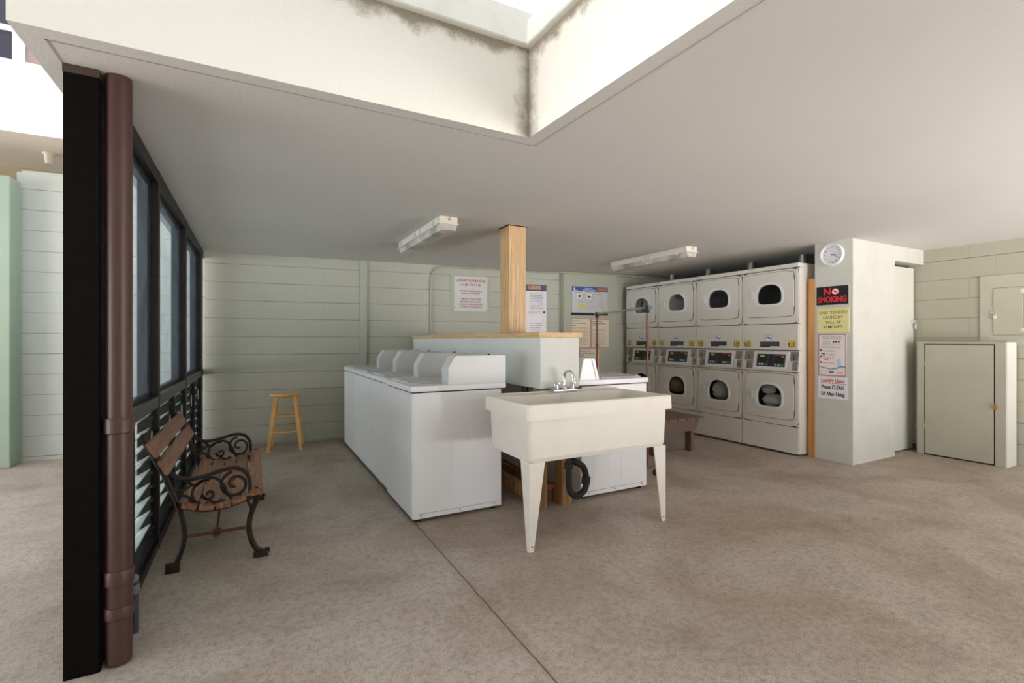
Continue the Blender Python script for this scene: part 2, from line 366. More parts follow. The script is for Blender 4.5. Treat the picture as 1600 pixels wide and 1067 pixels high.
    def build(s, name, m, parent=None, smooth=False, loc=None):
        bmesh.ops.recalc_face_normals(s.bm, faces=s.bm.faces[:])
        me = bpy.data.meshes.new(name); s.bm.to_mesh(me); s.bm.free()
        o = bpy.data.objects.new(name, me); COL.objects.link(o)
        if isinstance(m, (list, tuple)):
            for q in m: me.materials.append(q)
        else: me.materials.append(m)
        if smooth:
            me.shade_smooth()
            try: me.set_sharp_from_angle(angle=math.radians(40))
            except Exception: pass
        if parent: o.parent = parent
        if loc: o.location = loc
        return o

def smooth_path(pts, k=6):
    """Catmull-Rom through points"""
    out = []; n = len(pts); P = [Vector(p) for p in pts]
    for i in range(n-1):
        a, b, c, d = P[max(i-1, 0)], P[i], P[i+1], P[min(i+2, n-1)]
        for j in range(k):
            t = j/k
            out.append(.5*((2*b)+(c-a)*t+(2*a-5*b+4*c-d)*t*t+(3*b-a-3*c+d)*t**3))
    out.append(P[-1]); return [tuple(p) for p in out]

def text_bm(mb, body, size, x, z, y, align='CENTER', bold=0.0, sx=1.0, shear=0, ls=1.0, cs=1.0, th=.0004):
    """flat lettering laid on the plane y, reading along +x, facing -y"""
    cu = bpy.data.curves.new('t', 'FONT'); cu.body = body; cu.size = size; cu.align_x = align; cu.align_y = 'CENTER'
    cu.offset = bold*size; cu.extrude = th; cu.space_line = ls; cu.space_character = cs; cu.shear = shear; cu.resolution_u = 3
    ob = bpy.data.objects.new('t', cu); me = bpy.data.meshes.new_from_object(ob)
    me.transform(Matrix.Translation((x, y, z)) @ Matrix.Rotation(PI/2, 4, 'X') @ Matrix.Diagonal((sx, 1, 1, 1)))
    mb.bm.from_mesh(me); bpy.data.meshes.remove(me); bpy.data.objects.remove(ob); bpy.data.curves.remove(cu)

def st(name, mb, m, **kw):
    o = mb.build(name, m, **kw); o['kind'] = 'structure'; return o

H = 2.2
WX, WY, WS = -.493, 6.42, -.115
def wy(x): return WY+WS*(x-WX)
WANG = math.atan(WS)

# ---------------------------------------------------------------- setting
st('floor', MB().box(-7, 8.2, -1.9, 13, -.2, 0), M_floor)
# ceiling slab: L shape around the open well, thick edge seen as the fascia
well = MB()
cx, cy = 1.19, 2.053
pts = [(-.669, cy), (cx, cy), (cx+.045, .9), (cx+.10, -1.6), (8.2, -1.6), (8.2, 7.2), (-.669, 7.2)]
well.prism(pts, H, H+.43, 'Z')
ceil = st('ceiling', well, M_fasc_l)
# the soffit face itself gets the ceiling paint
ceil.data.materials.append(M_ceil)
for p in ceil.data.polygons:
    if p.normal.z < -.5: p.material_index = 1
g = MB()
e = .07
g.box(-.669+e, cx+e, cy+e, cy+e+.006, H-.0015, H+.01); g.prism([(cx+e, cy+e), (cx+e+.006, cy+e), (cx+e+.05, .9), (cx+e+.10, -1.4), (cx+e+.094, -1.4), (cx+e+.044, .9)], H-.0015, H+.01, 'Z')
g.box(-.669+e, -.669+e+.006, cy+e, 6.2, H-.0015, H+.01)
g.build('drip_groove', M_crack, ceil)
# unseen block added behind the viewer to keep sky light off the fascia
st('wall_light_block_above', MB().box(-7, 8.2, -2.2, -1.6, H, 6.0), mat('light_block_paint', (150, 150, 140), .8))
st('wall_light_block_behind', MB().box(-7, 2.7, -1.9, -1.7, 0, H), mat('light_block_paint_rear', (170, 166, 156), .8))  # added out of view, cuts the low light from behind
st('wall_light_block_left', MB().box(-5.2, -4.8, -3, 5.6, 2.3, 11), mat('light_block_paint', (150, 150, 140), .8))  # added out of view to hold the sun off the slab edge
# roof curb above the slab edge
cb = MB()
cb.prism([(-1.2, cy-.032), (cx-.03, cy-.032), (cx+.015, .9), (cx+.07, -1.6), (cx+.2, -1.6), (cx+.17, .9), (cx+.14, cy+.12), (-1.2, cy+.12)], H+.431, H+.545, 'Z', bev=.004)
cb.box(-1.2, cx+.14, cy-.012, cy+.12, H+.545, H+.60)
st('trim_1', cb, M_curb)

# walls
wb = MB(); x0, x1 = -.47, 8.0
wb.hexa([(x0, wy(x0), 0), (x1, wy(x1), 0), (x1, wy(x1)+.2, 0), (x0, wy(x0)+.2, 0), (x0, wy(x0), H), (x1, wy(x1), H), (x1, wy(x1)+.2, H), (x0, wy(x0)+.2, H)])
st('wall_back', wb, M_block)
wo = MB(); x0, x1 = -2.07, -.47
wo.hexa([(x0, wy(x0), 0), (x1, wy(x1)+.001, 0), (x1, wy(x1)+.2, 0), (x0, wy(x0)+.2, 0), (x0, wy(x0), 2.92), (x1, wy(x1)+.001, 2.92), (x1, wy(x1)+.2, 2.92), (x0, wy(x0)+.2, 2.92)])
bmesh.ops.bevel(wo.bm, geom=[e_ for e_ in wo.bm.edges if all(v.co.z > 2 for v in e_.verts)], offset=.03, segments=3, affect='EDGES')
st('wall_outside', wo, M_blockO)
st('wall_side_garden', MB().box(-6, -2.025, 6.31, 6.56, 0, 2.77, .01), M_green)
RX = 6.55
wr = MB().box(RX, RX+.2, -1.6, 7.0, 0, H)
st('wall_right', wr, M_blockR)
# column block with lintel and door recess
cl = MB().box(5.13, 5.92, 2.6, 2.96, 0, H).box(5.92, RX, 2.6, 2.96, 2.045, H)
st('wall_column', cl, M_col)
d1 = thing('door_1', None, None, (5.925, 2.685, 0), 0, kind='structure')
MB().box(.004, .605, 0, .04, .012, 2.012, .002).build('door_panel', M_doorp, d1)
MB().box(-.004, .004, -.002, .045, 0, 2.04).build('shadow_gap', M_seam, d1)
hs = MB().box(.545, .60, -.012, 0, 1.40, 1.44, .002).box(.575, .622, -.02, -.012, 1.405, 1.435, .002)
hp = hs.build('hasp', M_steelp, d1)
MB().box(.57, .60, -.045, -.02, 1.335, 1.385, .004).tube(smooth_path([(.574, -.03, 1.38), (.575, -.03, 1.41), (.585, -.03, 1.42), (.595, -.03, 1.41), (.596, -.03, 1.38)], 4), .003, 8).build('padlock', M_chrome, hp)
MB().box(.57, .60, -.02, 0, .0, .06, .002).build('door_stop', M_seam, d1)
MB().box(5.93, 6.55, 2.74, 2.95, 0, 2.04).build('closet_shade', M_seam, None)['kind'] = 'structure'  # solid block, its dark colour stands for the shade inside the closet

# back wall frame: things on it are built in a frame whose x runs along the wall and -y faces the room
def on_wall(name, label, cat, x, off=0, **kw):
    return thing(name, label, cat, (x, wy(x)-off, 0), WANG, **kw)
# pilaster
px0, px1 = 3.955, 4.86
pl = MB(); L_ = math.hypot(px1-px0, WS*(px1-px0))
pl.box(0, L_, -.10, .05, 0, H)
po = st('wall_pilaster', pl, mat('pilaster_paint', (176, 178, 160), .7, bump=.3, bscale=60, var=.2))
po.location = (px0, wy(px0), 0); po.rotation_euler = (0, 0, WANG)
tr = MB().box(0, .082, -.022, .01, 0, H-.002, .002)
to = st('trim_2', tr, M_trimgr); to.location = (1.182, wy(1.182), 0); to.rotation_euler = (0, 0, WANG)
MB().disc((.04, -.022, 1.18), .012, -.012, 'Y', 14).build('round_button', M_trimgr, to)
# foot stain strip of the wall
# ---------------------------------------------------------------- outside, left
bal = MB().box(-7, 1.6, 6.33, 6.55, 3.2, 3.887).box(-7, 1.6, 6.55, 7.6, 3.2, 3.36)
bo = st('balcony_parapet', bal, M_bluew)
bo.data.materials.append(M_beige)
for p in bo.data.polygons:
    if p.normal.z < -.5: p.material_index = 1
st('wall_upper_building', MB().box(-7, 1.6, 7.6, 7.8, 3.36, 6.5), M_pink)
st('wall_beyond', MB().box(-7, 1.6, 7.6, 7.8, 0, 3.36), mat('tan_wall', (190, 176, 150), .8, bump=.2))
w4 = thing('window_4', None, None, (-2.75, 7.59, 4.1), 0, kind='structure')
f = MB()
for a, b in ((-.9, -.78), (-.2, -.08), (.35, .45)): f.box(a, b, -.06, 0, 0, 1.4)
f.box(-.9, .45, -.06, 0, 0, .10).box(-.9, .45, -.06, 0, 1.3, 1.4).box(-.08, .35, -.05, 0, .62, .68)
f.build('window_frame', M_bluew, w4)
MB().box(-.9, .45, -.02, -.005, .05, 1.35).build('pane', M_pane, w4)
pv = thing('drain_stub', 'short white pipe stub hanging under the neighbouring balcony', 'pipe', (-1.915, 6.9, 3.2))
MB().lathe([(.05, 0), (.05, -.012), (.036, -.014), (.030, -.10), (.030, -.11)]).build('spout', M_beige, pv, smooth=True)

# ---------------------------------------------------------------- steel post and pipe
sp = thing('steel_post', 'black square steel post carrying the slab corner, left of the brown pipe', 'post', (-.544, 2.325, 0))
MB().box(-.05, .05, -.05, .05, 0, H-.03, .002).build('post_shaft', M_black, sp)
MB().box(-.052, .052, -.052, .052, H-.03, H, .002).build('cap_plate', mat('stained_plate', (70, 56, 44), .6, var=.6, vscale=30), sp)
MB().box(.05, .0525, -.045, -.02, 0, H-.03).build('edge_flange', M_black, sp)
dp = thing('downpipe', 'brown painted drain pipe standing against the black steel post', 'pipe', (-.443, 2.315, 0))
MB().tube([(0, 0, .012), (0, 0, H)], .041, 32).build('pipe', M_pipe, dp, smooth=True)
for z0, z1 in ((.30, .355), (.175, .22), (.865, .925)):
    MB().lathe([(.041, z0), (.047, z0+.004), (.047, z1-.006), (.0445, z1), (.041, z1)], seg=32).build('pipe_collar', M_pipe, dp, smooth=True)
for z in (.33, .9): MB().box(-.048, -.03, -.012, .012, z-.02, z+.02, .002).build('bracket', M_black, dp)
gp = thing('condensate_pipes', 'two short dark grey plastic pipes with an elbow at the foot of the window', 'pipe', (-.43, 2.52, 0))
MB().tube(smooth_path([(0, 0, 0), (0, 0, .17), (0, 0, .215), (-.012, -.02, .24), (-.03, -.05, .245)], 5), .0135, 16).tube([(-.03, -.05, .245), (-.03, -.12, .245)], .0135, 16).build('pipe', M_pvc, gp, smooth=True)
MB().tube([(-.002, -.12, 0), (-.004, -.12, .17), (-.02, -.12, .235)], .013, 16).build('pipe', M_pvc, gp, smooth=True)
MB().tube([(0, 0, .165), (0, 0, .20)], .017, 16).tube([(0, .0, .222), (-.024, -.03, .245)], .019, 16).build('elbow', mat('grey_fitting', (110, 112, 114), .4), gp, smooth=True)

# ---------------------------------------------------------------- window wall
GX = -.48
def strip(x0, x1, y0, y1, z0, z1, name, m, par): return MB().box(x0, x1, y0, y1, z0, z1, .002).build(name, m, par)
hb = st('trim_3', MB().box(GX-.10, GX, 2.38, wy(GX)-.002, H-.075, H-.001, .002), M_blackf)
mr_ = st('trim_4', MB().box(GX-.10, GX, 2.38, wy(GX)-.002, .825, .89, .003), M_rail)
br_ = st('trim_5', MB().box(GX-.13, GX+.0, 2.38, wy(GX)-.002, .0, .045, .003).box(GX-.10, GX-.02, 2.38, wy(GX)-.002, .045, .10, .003), M_blackf)
bays = [(2.38, 3.45), (3.50, 4.77), (4.82, 6.10)]
posts = [2.40, 3.475, 4.795, 6.20]
for i, y in enumerate(posts):
    hw = .025 if i < 3 else .09
    if i == 0: continue
    st('trim_%d' % (6+i), MB().box(GX-.10, GX+.002, y-hw, y+hw, .002, H-.002, .002), M_blackf)
for i, (a, b) in enumerate(bays):
    wn = thing('window_%d' % (i+1), None, None, (0, 0, 0), 0, kind='structure')
    MB().box(GX-.052, GX-.046, a, b, .89, H-.075).build('pane', M_glass, wn)
    bd = MB()
    for z0, z1 in ((.89, .915), (H-.10, H-.075)): bd.box(GX-.065, GX-.035, a, b, z0, z1)
    for y0, y1 in ((a, a+.02), (b-.02, b)): bd.box(GX-.065, GX-.035, y0, y1, .89, H-.075)
    bd.build('glazing_bead', M_blackf, wn)
    # two louvre sets below the rail
    mid = (a+b)/2+.02 if i else 2.80
    MB().box(GX-.10, GX, mid-.02, mid+.02, .045, .825, .002).build('louver_post', M_blackf, wn)
    for (p, q) in ((a, mid-.02), (mid+.02, b)):
        if q-p < .3: continue
        fr = MB().box(GX-.09, GX-.03, p, p+.03, .10, .825, .002).box(GX-.09, GX-.03, q-.05, q, .10, .825, .002)
        fo = fr.build('louver_frame', M_blackf, wn)
        clp = MB()
        for k in range(9):
            zc = .155+k*.078
            t = bmesh.new(); bmesh.ops.create_cube(t, size=1)
            mx = Matrix.Translation((GX-.06, (p+q)/2-.01, zc)) @ Matrix.Rotation(math.radians(-30), 4, 'Y') @ Matrix.Diagonal((.072, q-p-.09, .005, 1))
            mb = MB(); mb.add(t, mx); mb.build('glass_slat', M_louv, wn)
            clp.box(GX-.088, GX-.018, q-.062, q-.048, zc-.012, zc+.004).box(GX-.05, GX-.012, q-.056, q-.052, zc-.006, zc+.0)
        clp.build('slat_clips', M_rail, fo)
        MB().box(GX-.022, GX-.014, q-.085, q-.07, .60, .70, .002).build('operator_handle', mat('handle_grey', (150, 146, 140), .4), fo)

# ---------------------------------------------------------------- washers
def copy_tree(o, parent=None):
    c = o.copy(); COL.objects.link(c)
    for k in ('label', 'group', 'category'):
        if parent is None and k in o: c[k] = o[k]
    c.parent = parent
    for ch in list(o.children): copy_tree(ch, c)
    return c
def relabel(o, s): o['label'] = s
def make_washer(label, group):
    """local: x along the front (0..W), -y is the front, depth D"""
    W, D = .69, .66
    t = thing('washing_machine', label, 'washing machine', group=group)
    MB().box(.004, W-.004, .006, D, .022, .862, .008).build('cabinet', M_white, t)
    MB().box(.012, W-.012, 0, .012, .03, .852, .005).build('front_panel', M_white, t)
    MB().box(.008, W-.008, .004, D-.01, .860, .870).build('gap_seal', M_seam, t)
    MB().box(0, W, -.008, D+.035, .868, .907, .006, 3).build('top_deck', M_white, t)
    lid = MB().box(.06, W-.17, .02, .43, .907, .917, .004, 2).build('lid', M_whiteg, t)
    MB().box(.10, W-.22, .012, .03, .914, .922, .003).build('lid_lip', M_white, lid)
    MB().disc((.16, .30, .917), .018, .004, 'Z', 16).build('lid_bumper', M_whiteg, lid)
    cbx = MB().prism([(.25, .907), (.25, 1.02), (.305, 1.105), (D+.035, 1.105), (D+.035, .907)], W-.13, W-.004, 'X', bev=.003)
    # prism axis X takes (y,z)
    c = cbx.build('coin_box', mat('coin_box_grey', (214, 213, 212), .35), t)
    MB().box(W-.118, W-.016, .246, .2505, .92, 1.01, .001).build('coin_slide_panel', M_whiteg, c)
    MB().disc((W-.07, D-.07, 1.104), .009, .010, 'Z', 14).build('lock', M_foot, c)
    # pressed side panels and bottom screw rail, both sides
    for side in (0, 1):
        s = MB()
        xs = (W-.0045, W-.0022) if side else (.0022, .0045)
        for a, b in ((.14, .27), (.29, .40), (.42, .555)): s.box(xs[0], xs[1], a, b, .12, .80, .001)
        s.build('side_pressing', M_white, t)
    MB().box(W-.0042, W-.0034, .04, D-.03, .056, .0585).build('base_line', M_gink, t)
    MB().box(.0034, .0042, .04, D-.03, .056, .0585).build('base_line', M_gink, t)
    sc = MB()
    for y in (.06, .34, .60):
        sc.disc((W-.004, y, .045), .006, .003, 'X', 10); sc.disc((.001, y, .045), .006, .003, 'X', 10)
    sc.build('screws', M_coin, t)
    for a in (.05, W-.05):
        for b in (.05, D-.05):
            MB().disc((a, b, 0), .02, .024, 'Z', 14).build('foot', M_foot, t)
    return t
gL = 'top-loading washers left of the centre island'
w1 = make_washer('white top-loading washer with its side toward the viewer, nearest of the left row', gL)
labs = ['second washer from the viewer in the left row, a gap before it', 'third washer from the viewer in the left row along the island', 'farthest washer of the left row, beside the back wall']
w1.location = (.928, 3.13+.69, 0); w1.rotation_euler = (0, 0, -PI/2)
for i, s in enumerate(labs):
    c = copy_tree(w1); c.location = (.945, 3.855+.69*i+.69+.001, 0); relabel(c, s)
gR = 'top-loading washers right of the centre island'
labsR = ['white washer right of the island, partly hidden behind the laundry sink', 'washer right of the island directly behind the one by the sink', 'third washer right of the island, toward the back wall', 'last washer right of the island, next to the back wall']
def slanted(t):
    W, D = .69, .66
    return MB().prism([(D-.17, .907), (D-.125, 1.07), (D-.02, 1.07), (D+.02, .907)], .006, W-.006, 'X', bev=.003).build('control_console', M_white, t)
for i, s in enumerate(labsR):
    if i == 3: continue
    if i == 0:
        c = copy_tree(w1)
        for ch in list(c.children):
            if ch.name.startswith('coin_box'):
                for g2 in list(ch.children): bpy.data.objects.remove(g2)
                bpy.data.objects.remove(ch)
        cs = slanted(c); MB().prism([(.52, .91), (.565, 1.068), (.568, 1.068), (.523, .91)], .004, .006, 'X').build('console_seam', M_seam, cs)
        wR = c
    else:
        c = copy_tree(w1 if i == 1 else c2)
        if i == 1: c2 = c
    c['group'] = gR; relabel(c, s)
    c.location = (2.86, 2.995+i*.70, 0); c.rotation_euler = (0, 0, PI/2)

# ---------------------------------------------------------------- island with its cap and timber post
isl = thing('centre_island', 'long pale plumbing island box raised on timber legs between the washer rows', 'island', (1.81, 2.96, 0))
IW, IL = .335, 3.10
bx = MB(); bx.box(0, IW, 0, IL, .865, 1.232, .003)
bx.build('island_box', mat('island_paint', (216, 217, 210), .6, var=.15, vscale=2), isl)
cp = MB(); cp.box(-.012, IW+.03, -.004, IL+.02, 1.232, 1.27, .003)
cp.build('wood_cap', M_oakY, isl)
for (x, y) in ((.0, .002), (.20, .015), (.0, 1.5), (.24, 1.5), (.0, 3.0), (.24, 3.0)):
    MB().box(x-.005, x+.055+(.03 if x > .1 else 0), y, y+.09, 0, .865, .002).build('leg', M_lumber, isl)
MB().box(-.0, .23, .10, .14, .10, .14, .002).build('brace', wood_mat('red_lumber', (118, 66, 44), (150, 92, 66), 'X', 14, rough=.7), isl)
MB().box(.19, .23, .10, 3.0, 0, .10, .002).box(-.06, -.02, .15, 3.0, .06, .16, .002).build('brace', M_lumber, isl)
MB().tube(smooth_path([(.05, .3, .86), (.05, .3, .3), (.12, .32, .12), (.2, .35, .1)], 5), .025, 12).build('waste_pipe', M_pvc, isl, smooth=True)
MB().box(.10, .24, .30, .50, .1, .22, .01).build('old_bracket', M_lumber, isl)
pst = thing('timber_post', 'laminated timber post from the island cap up to the ceiling', 'post', (1.935, 3.68, 1.27))
MB().box(0, .168, 0, .17, 0, H-1.27-.004, .003).build('post_shaft', M_oak, pst)
MB().box(-.012, .18, -.012, .182, H-1.27-.004, H-1.27).build('ceiling_shim', M_seam, pst)

# ---------------------------------------------------------------- laundry sink
sk = thing('laundry_sink', 'almond double-bowl laundry sink on two tapered front legs, backed by the island', 'sink', (1.37, 2.38, 0))
SW, SD = 1.125, .57
def rrect(x0, x1, y0, y1, r, n=5):
    o = []
    for cx_, cy_, a0 in ((x1-r, y1-r, 0), (x0+r, y1-r, 90), (x0+r, y0+r, 180), (x1-r, y0+r, 270)):
        for k in range(n+1):
            a = math.radians(a0+90*k/n); o.append((cx_+r*math.cos(a), cy_+r*math.sin(a)))
    return o
def loft(mb, loops, cap0=True, cap1=True):
    R = [[mb.bm.verts.new(p) for p in lp] for lp in loops]; n = len(R[0])
    for a, b in zip(R, R[1:]):
        for k in range(n): mb.bm.faces.new((a[k], a[(k+1) % n], b[(k+1) % n], b[k]))
    if cap0: mb.bm.faces.new(R[0][::-1])
    if cap1: mb.bm.faces.new(R[-1])
    return R
def lp(r, z): return [(a, b, z) for a, b in r]
rim = MB()
loft(rim, [lp(rrect(0, SW, 0, SD, .012), .753), lp(rrect(0, SW, 0, SD, .018), .835), lp(rrect(.005, SW-.005, .005, SD-.005, .018), .843)], cap0=True, cap1=False)
# top surface of the rim with two openings: build as a grid of strips
xs = [.005, .032, .548, .572, SW-.032, SW-.005]; ys = [.005, .030, SD-.125, SD-.005]
for i in range(5):
    for j in range(3):
        if i in (1, 3) and j == 1: continue
        v = [rim.bm.verts.new(q) for q in ((xs[i], ys[j], .843), (xs[i+1], ys[j], .843), (xs[i+1], ys[j+1], .843), (xs[i], ys[j+1], .843))]
        rim.bm.faces.new(v)
# remove the bottom cap so that the bowls are open inside
rim.bm.faces.ensure_lookup_table()
bot = [f_ for f_ in rim.bm.faces if all(abs(v.co.z-.753) < 1e-5 for v in f_.verts)]
bmesh.ops.delete(rim.bm, geom=bot, context='FACES')
rim.build('rim', M_tub, sk)
tub = MB()
loft(tub, [lp(rrect(.032, SW-.045, .030, SD-.05, .03), .505), lp(rrect(.026, SW-.038, .022, SD-.04, .03), .53), lp(rrect(.020, SW-.030, .020, SD-.03, .02), .752), lp(rrect(.002, SW-.002, .002, SD-.01, .012), .7535)], cap1=False)
tub.build('tub', M_tub, sk)
for a, b in ((.032, .548), (.572, SW-.032)):
    bo_ = MB(); loft(bo_, [lp(rrect(a, b, .030, SD-.125, .025), .843), lp(rrect(a+.006, b-.006, .036, SD-.131, .03), .80), lp(rrect(a+.03, b-.03, .055, SD-.15, .05), .55), lp(rrect(a+.06, b-.06, .085, SD-.18, .05), .53)], cap0=False)
    o = bo_.build('bowl', M_tub, sk, smooth=True)
    MB().disc(((a+b)/2, .22, .531), .035, .004, 'Z', 20).build('drain', M_chrome, o)
MB().box(0.012, SW-.012, SD-.02, SD-.004, .843, .853, .004).build('splash_lip', M_tub, sk)
def leg(x, y, sx, sy):
    """folded angle leg, tapering to the foot; sx, sy point inward"""
    m_ = MB(); t = .008
    for ax in (0, 1):
        w0, w1 = .105, .030
        if ax == 0: A = [(0, 0), (sx*1, 0)]
        q = []
        for z, wd in ((0, w1), (.508, w0)):
            if ax == 0: q += [(x, y, z), (x+sx*wd, y, z), (x+sx*wd, y+sy*t, z), (x, y+sy*t, z)]
            else: q += [(x, y+sy*t, z), (x+sx*t, y+sy*t, z), (x+sx*t, y+sy*wd, z), (x, y+sy*wd, z)]
        m_.hexa(q)
    o = m_.build('leg', M_tub, sk)
    MB().disc((x+sx*.018, y-sy*.0012, .03), .0055, sy*.004, 'Y', 10).build('leg_bolt', M_foot, o)
leg(.024, .020, 1, 1); leg(SW-.042, .020, -1, 1)
# faucet
fc = thing('faucet', 'chrome two-handle faucet on the rear ledge of the laundry sink', 'faucet', (1.968, 2.895, .8435))
MB().box(-.10, .10, -.028, .028, 0, .022, .006, 3).build('base_plate', M_chrome, fc, smooth=True)
MB().lathe([(.022, .02), (.02, .035), (.014, .042), (.012, .05)]).build('spout_base', M_chrome, fc, smooth=True)
MB().tube(smooth_path([(0, 0, .04), (0, 0, .09), (.002, -.008, .135), (.008, -.04, .152), (.014, -.075, .14), (.018, -.09, .105)], 7), .0105, 16).tube([(.018, -.090, .105), (.0185, -.092, .088)], .0135, 16).build('spout', M_chrome, fc, smooth=True)
for s_ in (-1, 1):
    h_ = MB().lathe([(.024, .022), (.021, .03), (.019, .055), (.016, .068), (.010, .070)], (s_*.068, 0, 0), 20)
    h_.tube([(s_*.068, -.012, .06), (s_*.068, -.04, .066)], .006, 10)
    h_.build('handle', M_chrome, fc, smooth=True)
tp = thing('drain_trap', 'black plastic drain trap hanging under the laundry sink', 'pipe', (1.90, 2.74, 0))
MB().tube([(0, 0, .505), (0, 0, .44)], .03, 18).build('tailpiece', mat('beige_fitting', (176, 160, 130), .5), tp, smooth=True)
MB().tube([(0, 0, .45), (0, 0, .23)]+smooth_path([(0, 0, .23), (.02, 0, .17), (.07, 0, .145), (.13, 0, .17), (.15, 0, .24), (.125, 0, .33), (.07, 0, .37), (.03, .03, .385)], 6)[1:], .022, 16).build('trap_bend', M_foot, tp, smooth=True)
for p_, q_ in (((.143, 0, .215), (.149, 0, .265)), ((0, 0, .34), (0, 0, .375))):
    MB().tube([p_, q_], .030, 16).build('slip_nut', M_foot, tp, smooth=True)
MB().box(-.045, .045, -.025, .025, .495, .505).build('flange', M_chrome, tp)

# ---------------------------------------------------------------- stacked dryers
def dshape(cx_, z0, z1, hw, n=40):
    """arched window: round top, flatter bottom with rounded corners"""
    o = []; zm = z0+(z1-z0)*.42; 
    for k in range(n):
        a = 2*PI*k/n; c, s_ = math.cos(a), math.sin(a)
        if s_ >= 0: e_ = .86; r = (z1-zm)
        else: e_ = .42; r = (zm-z0)
        o.append((cx_+hw*math.copysign(abs(c)**e_, c), zm+r*math.copysign(abs(s_)**(e_ if s_ >= 0 else .5), s_)))
    return o
def rr_n(x0, x1, z0, z1, r, n=40):
    """rounded rectangle sampled by angle so that it pairs with dshape"""
    cx_, cz = (x0+x1)/2, (z0+z1)/2; hx, hz = (x1-x0)/2, (z1-z0)/2; o = []
    p = 14 if r < .03 else 8
    for k in range(n):
        a = 2*PI*k/n; c, s_ = math.cos(a), math.sin(a)
        q = (abs(c)**p+abs(s_)**p)**(-1/p); o.append((cx_+hx*c*q, cz+hz*s_*q))
    return o
DW, DD = .66, .70
def make_dryer(label):
    t = thing('stacked_dryer', label, 'dryer', group='stacked coin dryers')
    b = MB()
    Z = [(.02, 1.118), (1.122, 2.02)]
    for z0, z1 in Z:
        b.box(.004, .012, .02, DD, z0, z1).box(DW-.012, DW-.004, .02, DD, z0, z1).box(.004, DW-.004, DD-.008, DD, z0, z1)
    b.box(.002, DW-.002, .0, DD, 1.975, 2.02, .006).box(.004, DW-.004, .02, DD, 1.105, 1.125).box(.004, DW-.004, .02, DD, .02, .03)
    b.build('cabinet', M_dry, t)
    for ya_, za_, zb_ in ((.004, 1.968, 1.975), (.006, 1.384, 1.388), (.006, .872, .876), (.006, .300, .304), (.012, 1.100, 1.106)): MB().box(0, DW, ya_, .03, za_, zb_).build('shadow_seam', M_seam, t)
    # front skins with holes
    f = MB()
    for z0, z1, a0, a1 in ((1.39, 1.967, 1.605, 1.82), (.305, .871, .49, .73)):
        f.ring(rr_n(.003, DW-.003, z0, z1, .01, 40), dshape(.34, a0, a1, .145), 0, .012)
        # square the corners that the rounded ring leaves open
        for xx in (.003, DW-.023):
            for zz in (z0, z1-.02): f.box(xx, xx+.02, .001, .012, zz, zz+.02)
    f.box(.003, DW-.003, 0, .012, 1.108, 1.383, .003).box(.003, DW-.003, 0, .012, .022, .299, .003)
    f.build('front_skin', M_dry, t)
    # console
    c = MB().hexa([(.003, -.006, .877), (DW-.003, -.006, .877), (DW-.003, .06, .877), (.003, .06, .877), (.003, .028, 1.10), (DW-.003, .028, 1.10), (DW-.003, .06, 1.10), (.003, .06, 1.10)]).build('control_panel', M_dry, t)
    def onp(x0, x1, z0, z1, d0, d1, mb):
        def yy(z): return -.006+.034*(z-.877)/.223
        return mb.hexa([(x0, yy(z0)-d1, z0), (x1, yy(z0)-d1, z0), (x1, yy(z0)-d0, z0), (x0, yy(z0)-d0, z0), (x0, yy(z1)-d1, z1), (x1, yy(z1)-d1, z1), (x1, yy(z1)-d0, z1), (x0, yy(z1)-d0, z1)])
    onp(.145, .55, .895, 1.085, 0, .012, MB()).build('bezel', M_dryl, c)
    onp(.187, .515, .925, 1.062, .012, .014, MB()).build('display', M_plbl, c)
    d = MB()
    for a, b_ in ((.20, .32), (.385, .505)):
        onp(a, b_, 1.052, 1.0535, .014, .0146, d); onp(a, b_, .932, .9335, .014, .0146, d); onp(a, a+.0015, .932, 1.053, .014, .0146, d); onp(b_-.0015, b_, .932, 1.053, .014, .0146, d)
    d.build('printed_lines', M_gink, c)
    d = MB(); onp(.225, .275, 1.025, 1.045, .014, .0147, d); onp(.475, .495, 1.025, 1.040, .014, .0147, d); d.build('lit_digits', M_green_d, c)
    d = MB(); onp(.395, .50, 1.046, 1.051, .0146, .0152, d); d.build('red_stripe', M_red, c)
    d = MB(); onp(.285, .312, .938, .958, .014, .0147, d); onp(.468, .498, .938, .958, .014, .0147, d); d.build('start_button', mat('start_green', (50, 130, 96), .4), c)
    d = MB()
    for a in (.215, .25, .40, .435):
        onp(a, a+.022, .940, .948, .014, .0147, d); onp(a, a+.022, .952, .958, .014, .0147, d)
    d.build('buttons', M_stick, c)
    for a, b_ in ((.025, .130), (.562, .648)):
        s_ = onp(a, b_, .893, 1.088, 0, .003, MB()).build('coin_slide', M_coin, c)
        k = MB(); onp(a, b_, .985, .990, .003, .008, k); onp(a, a+.03, .895, .985, .003, .014, k); k.build('slide_ridge', M_dry, s_)
        k = MB(); onp((a+b_)/2-.003, (a+b_)/2+.003, 1.0, 1.05, .003, .006, k); k.build('coin_slot', M_foot, s_)
        k = MB(); cc = ((a+b_)/2+.012, .002, .935); k.disc(cc, .024, -.014, 'Y', 20); k.build('lock_ring', M_coin, s_)
        k = MB(); k.disc((cc[0], -.010, cc[2]), .016, -.006, 'Y', 20).build('lock', M_chrome, s_)
        k = MB(); k.disc((cc[0], -.015, cc[2]), .006, -.003, 'Y', 12).build('keyhole', M_foot, s_)
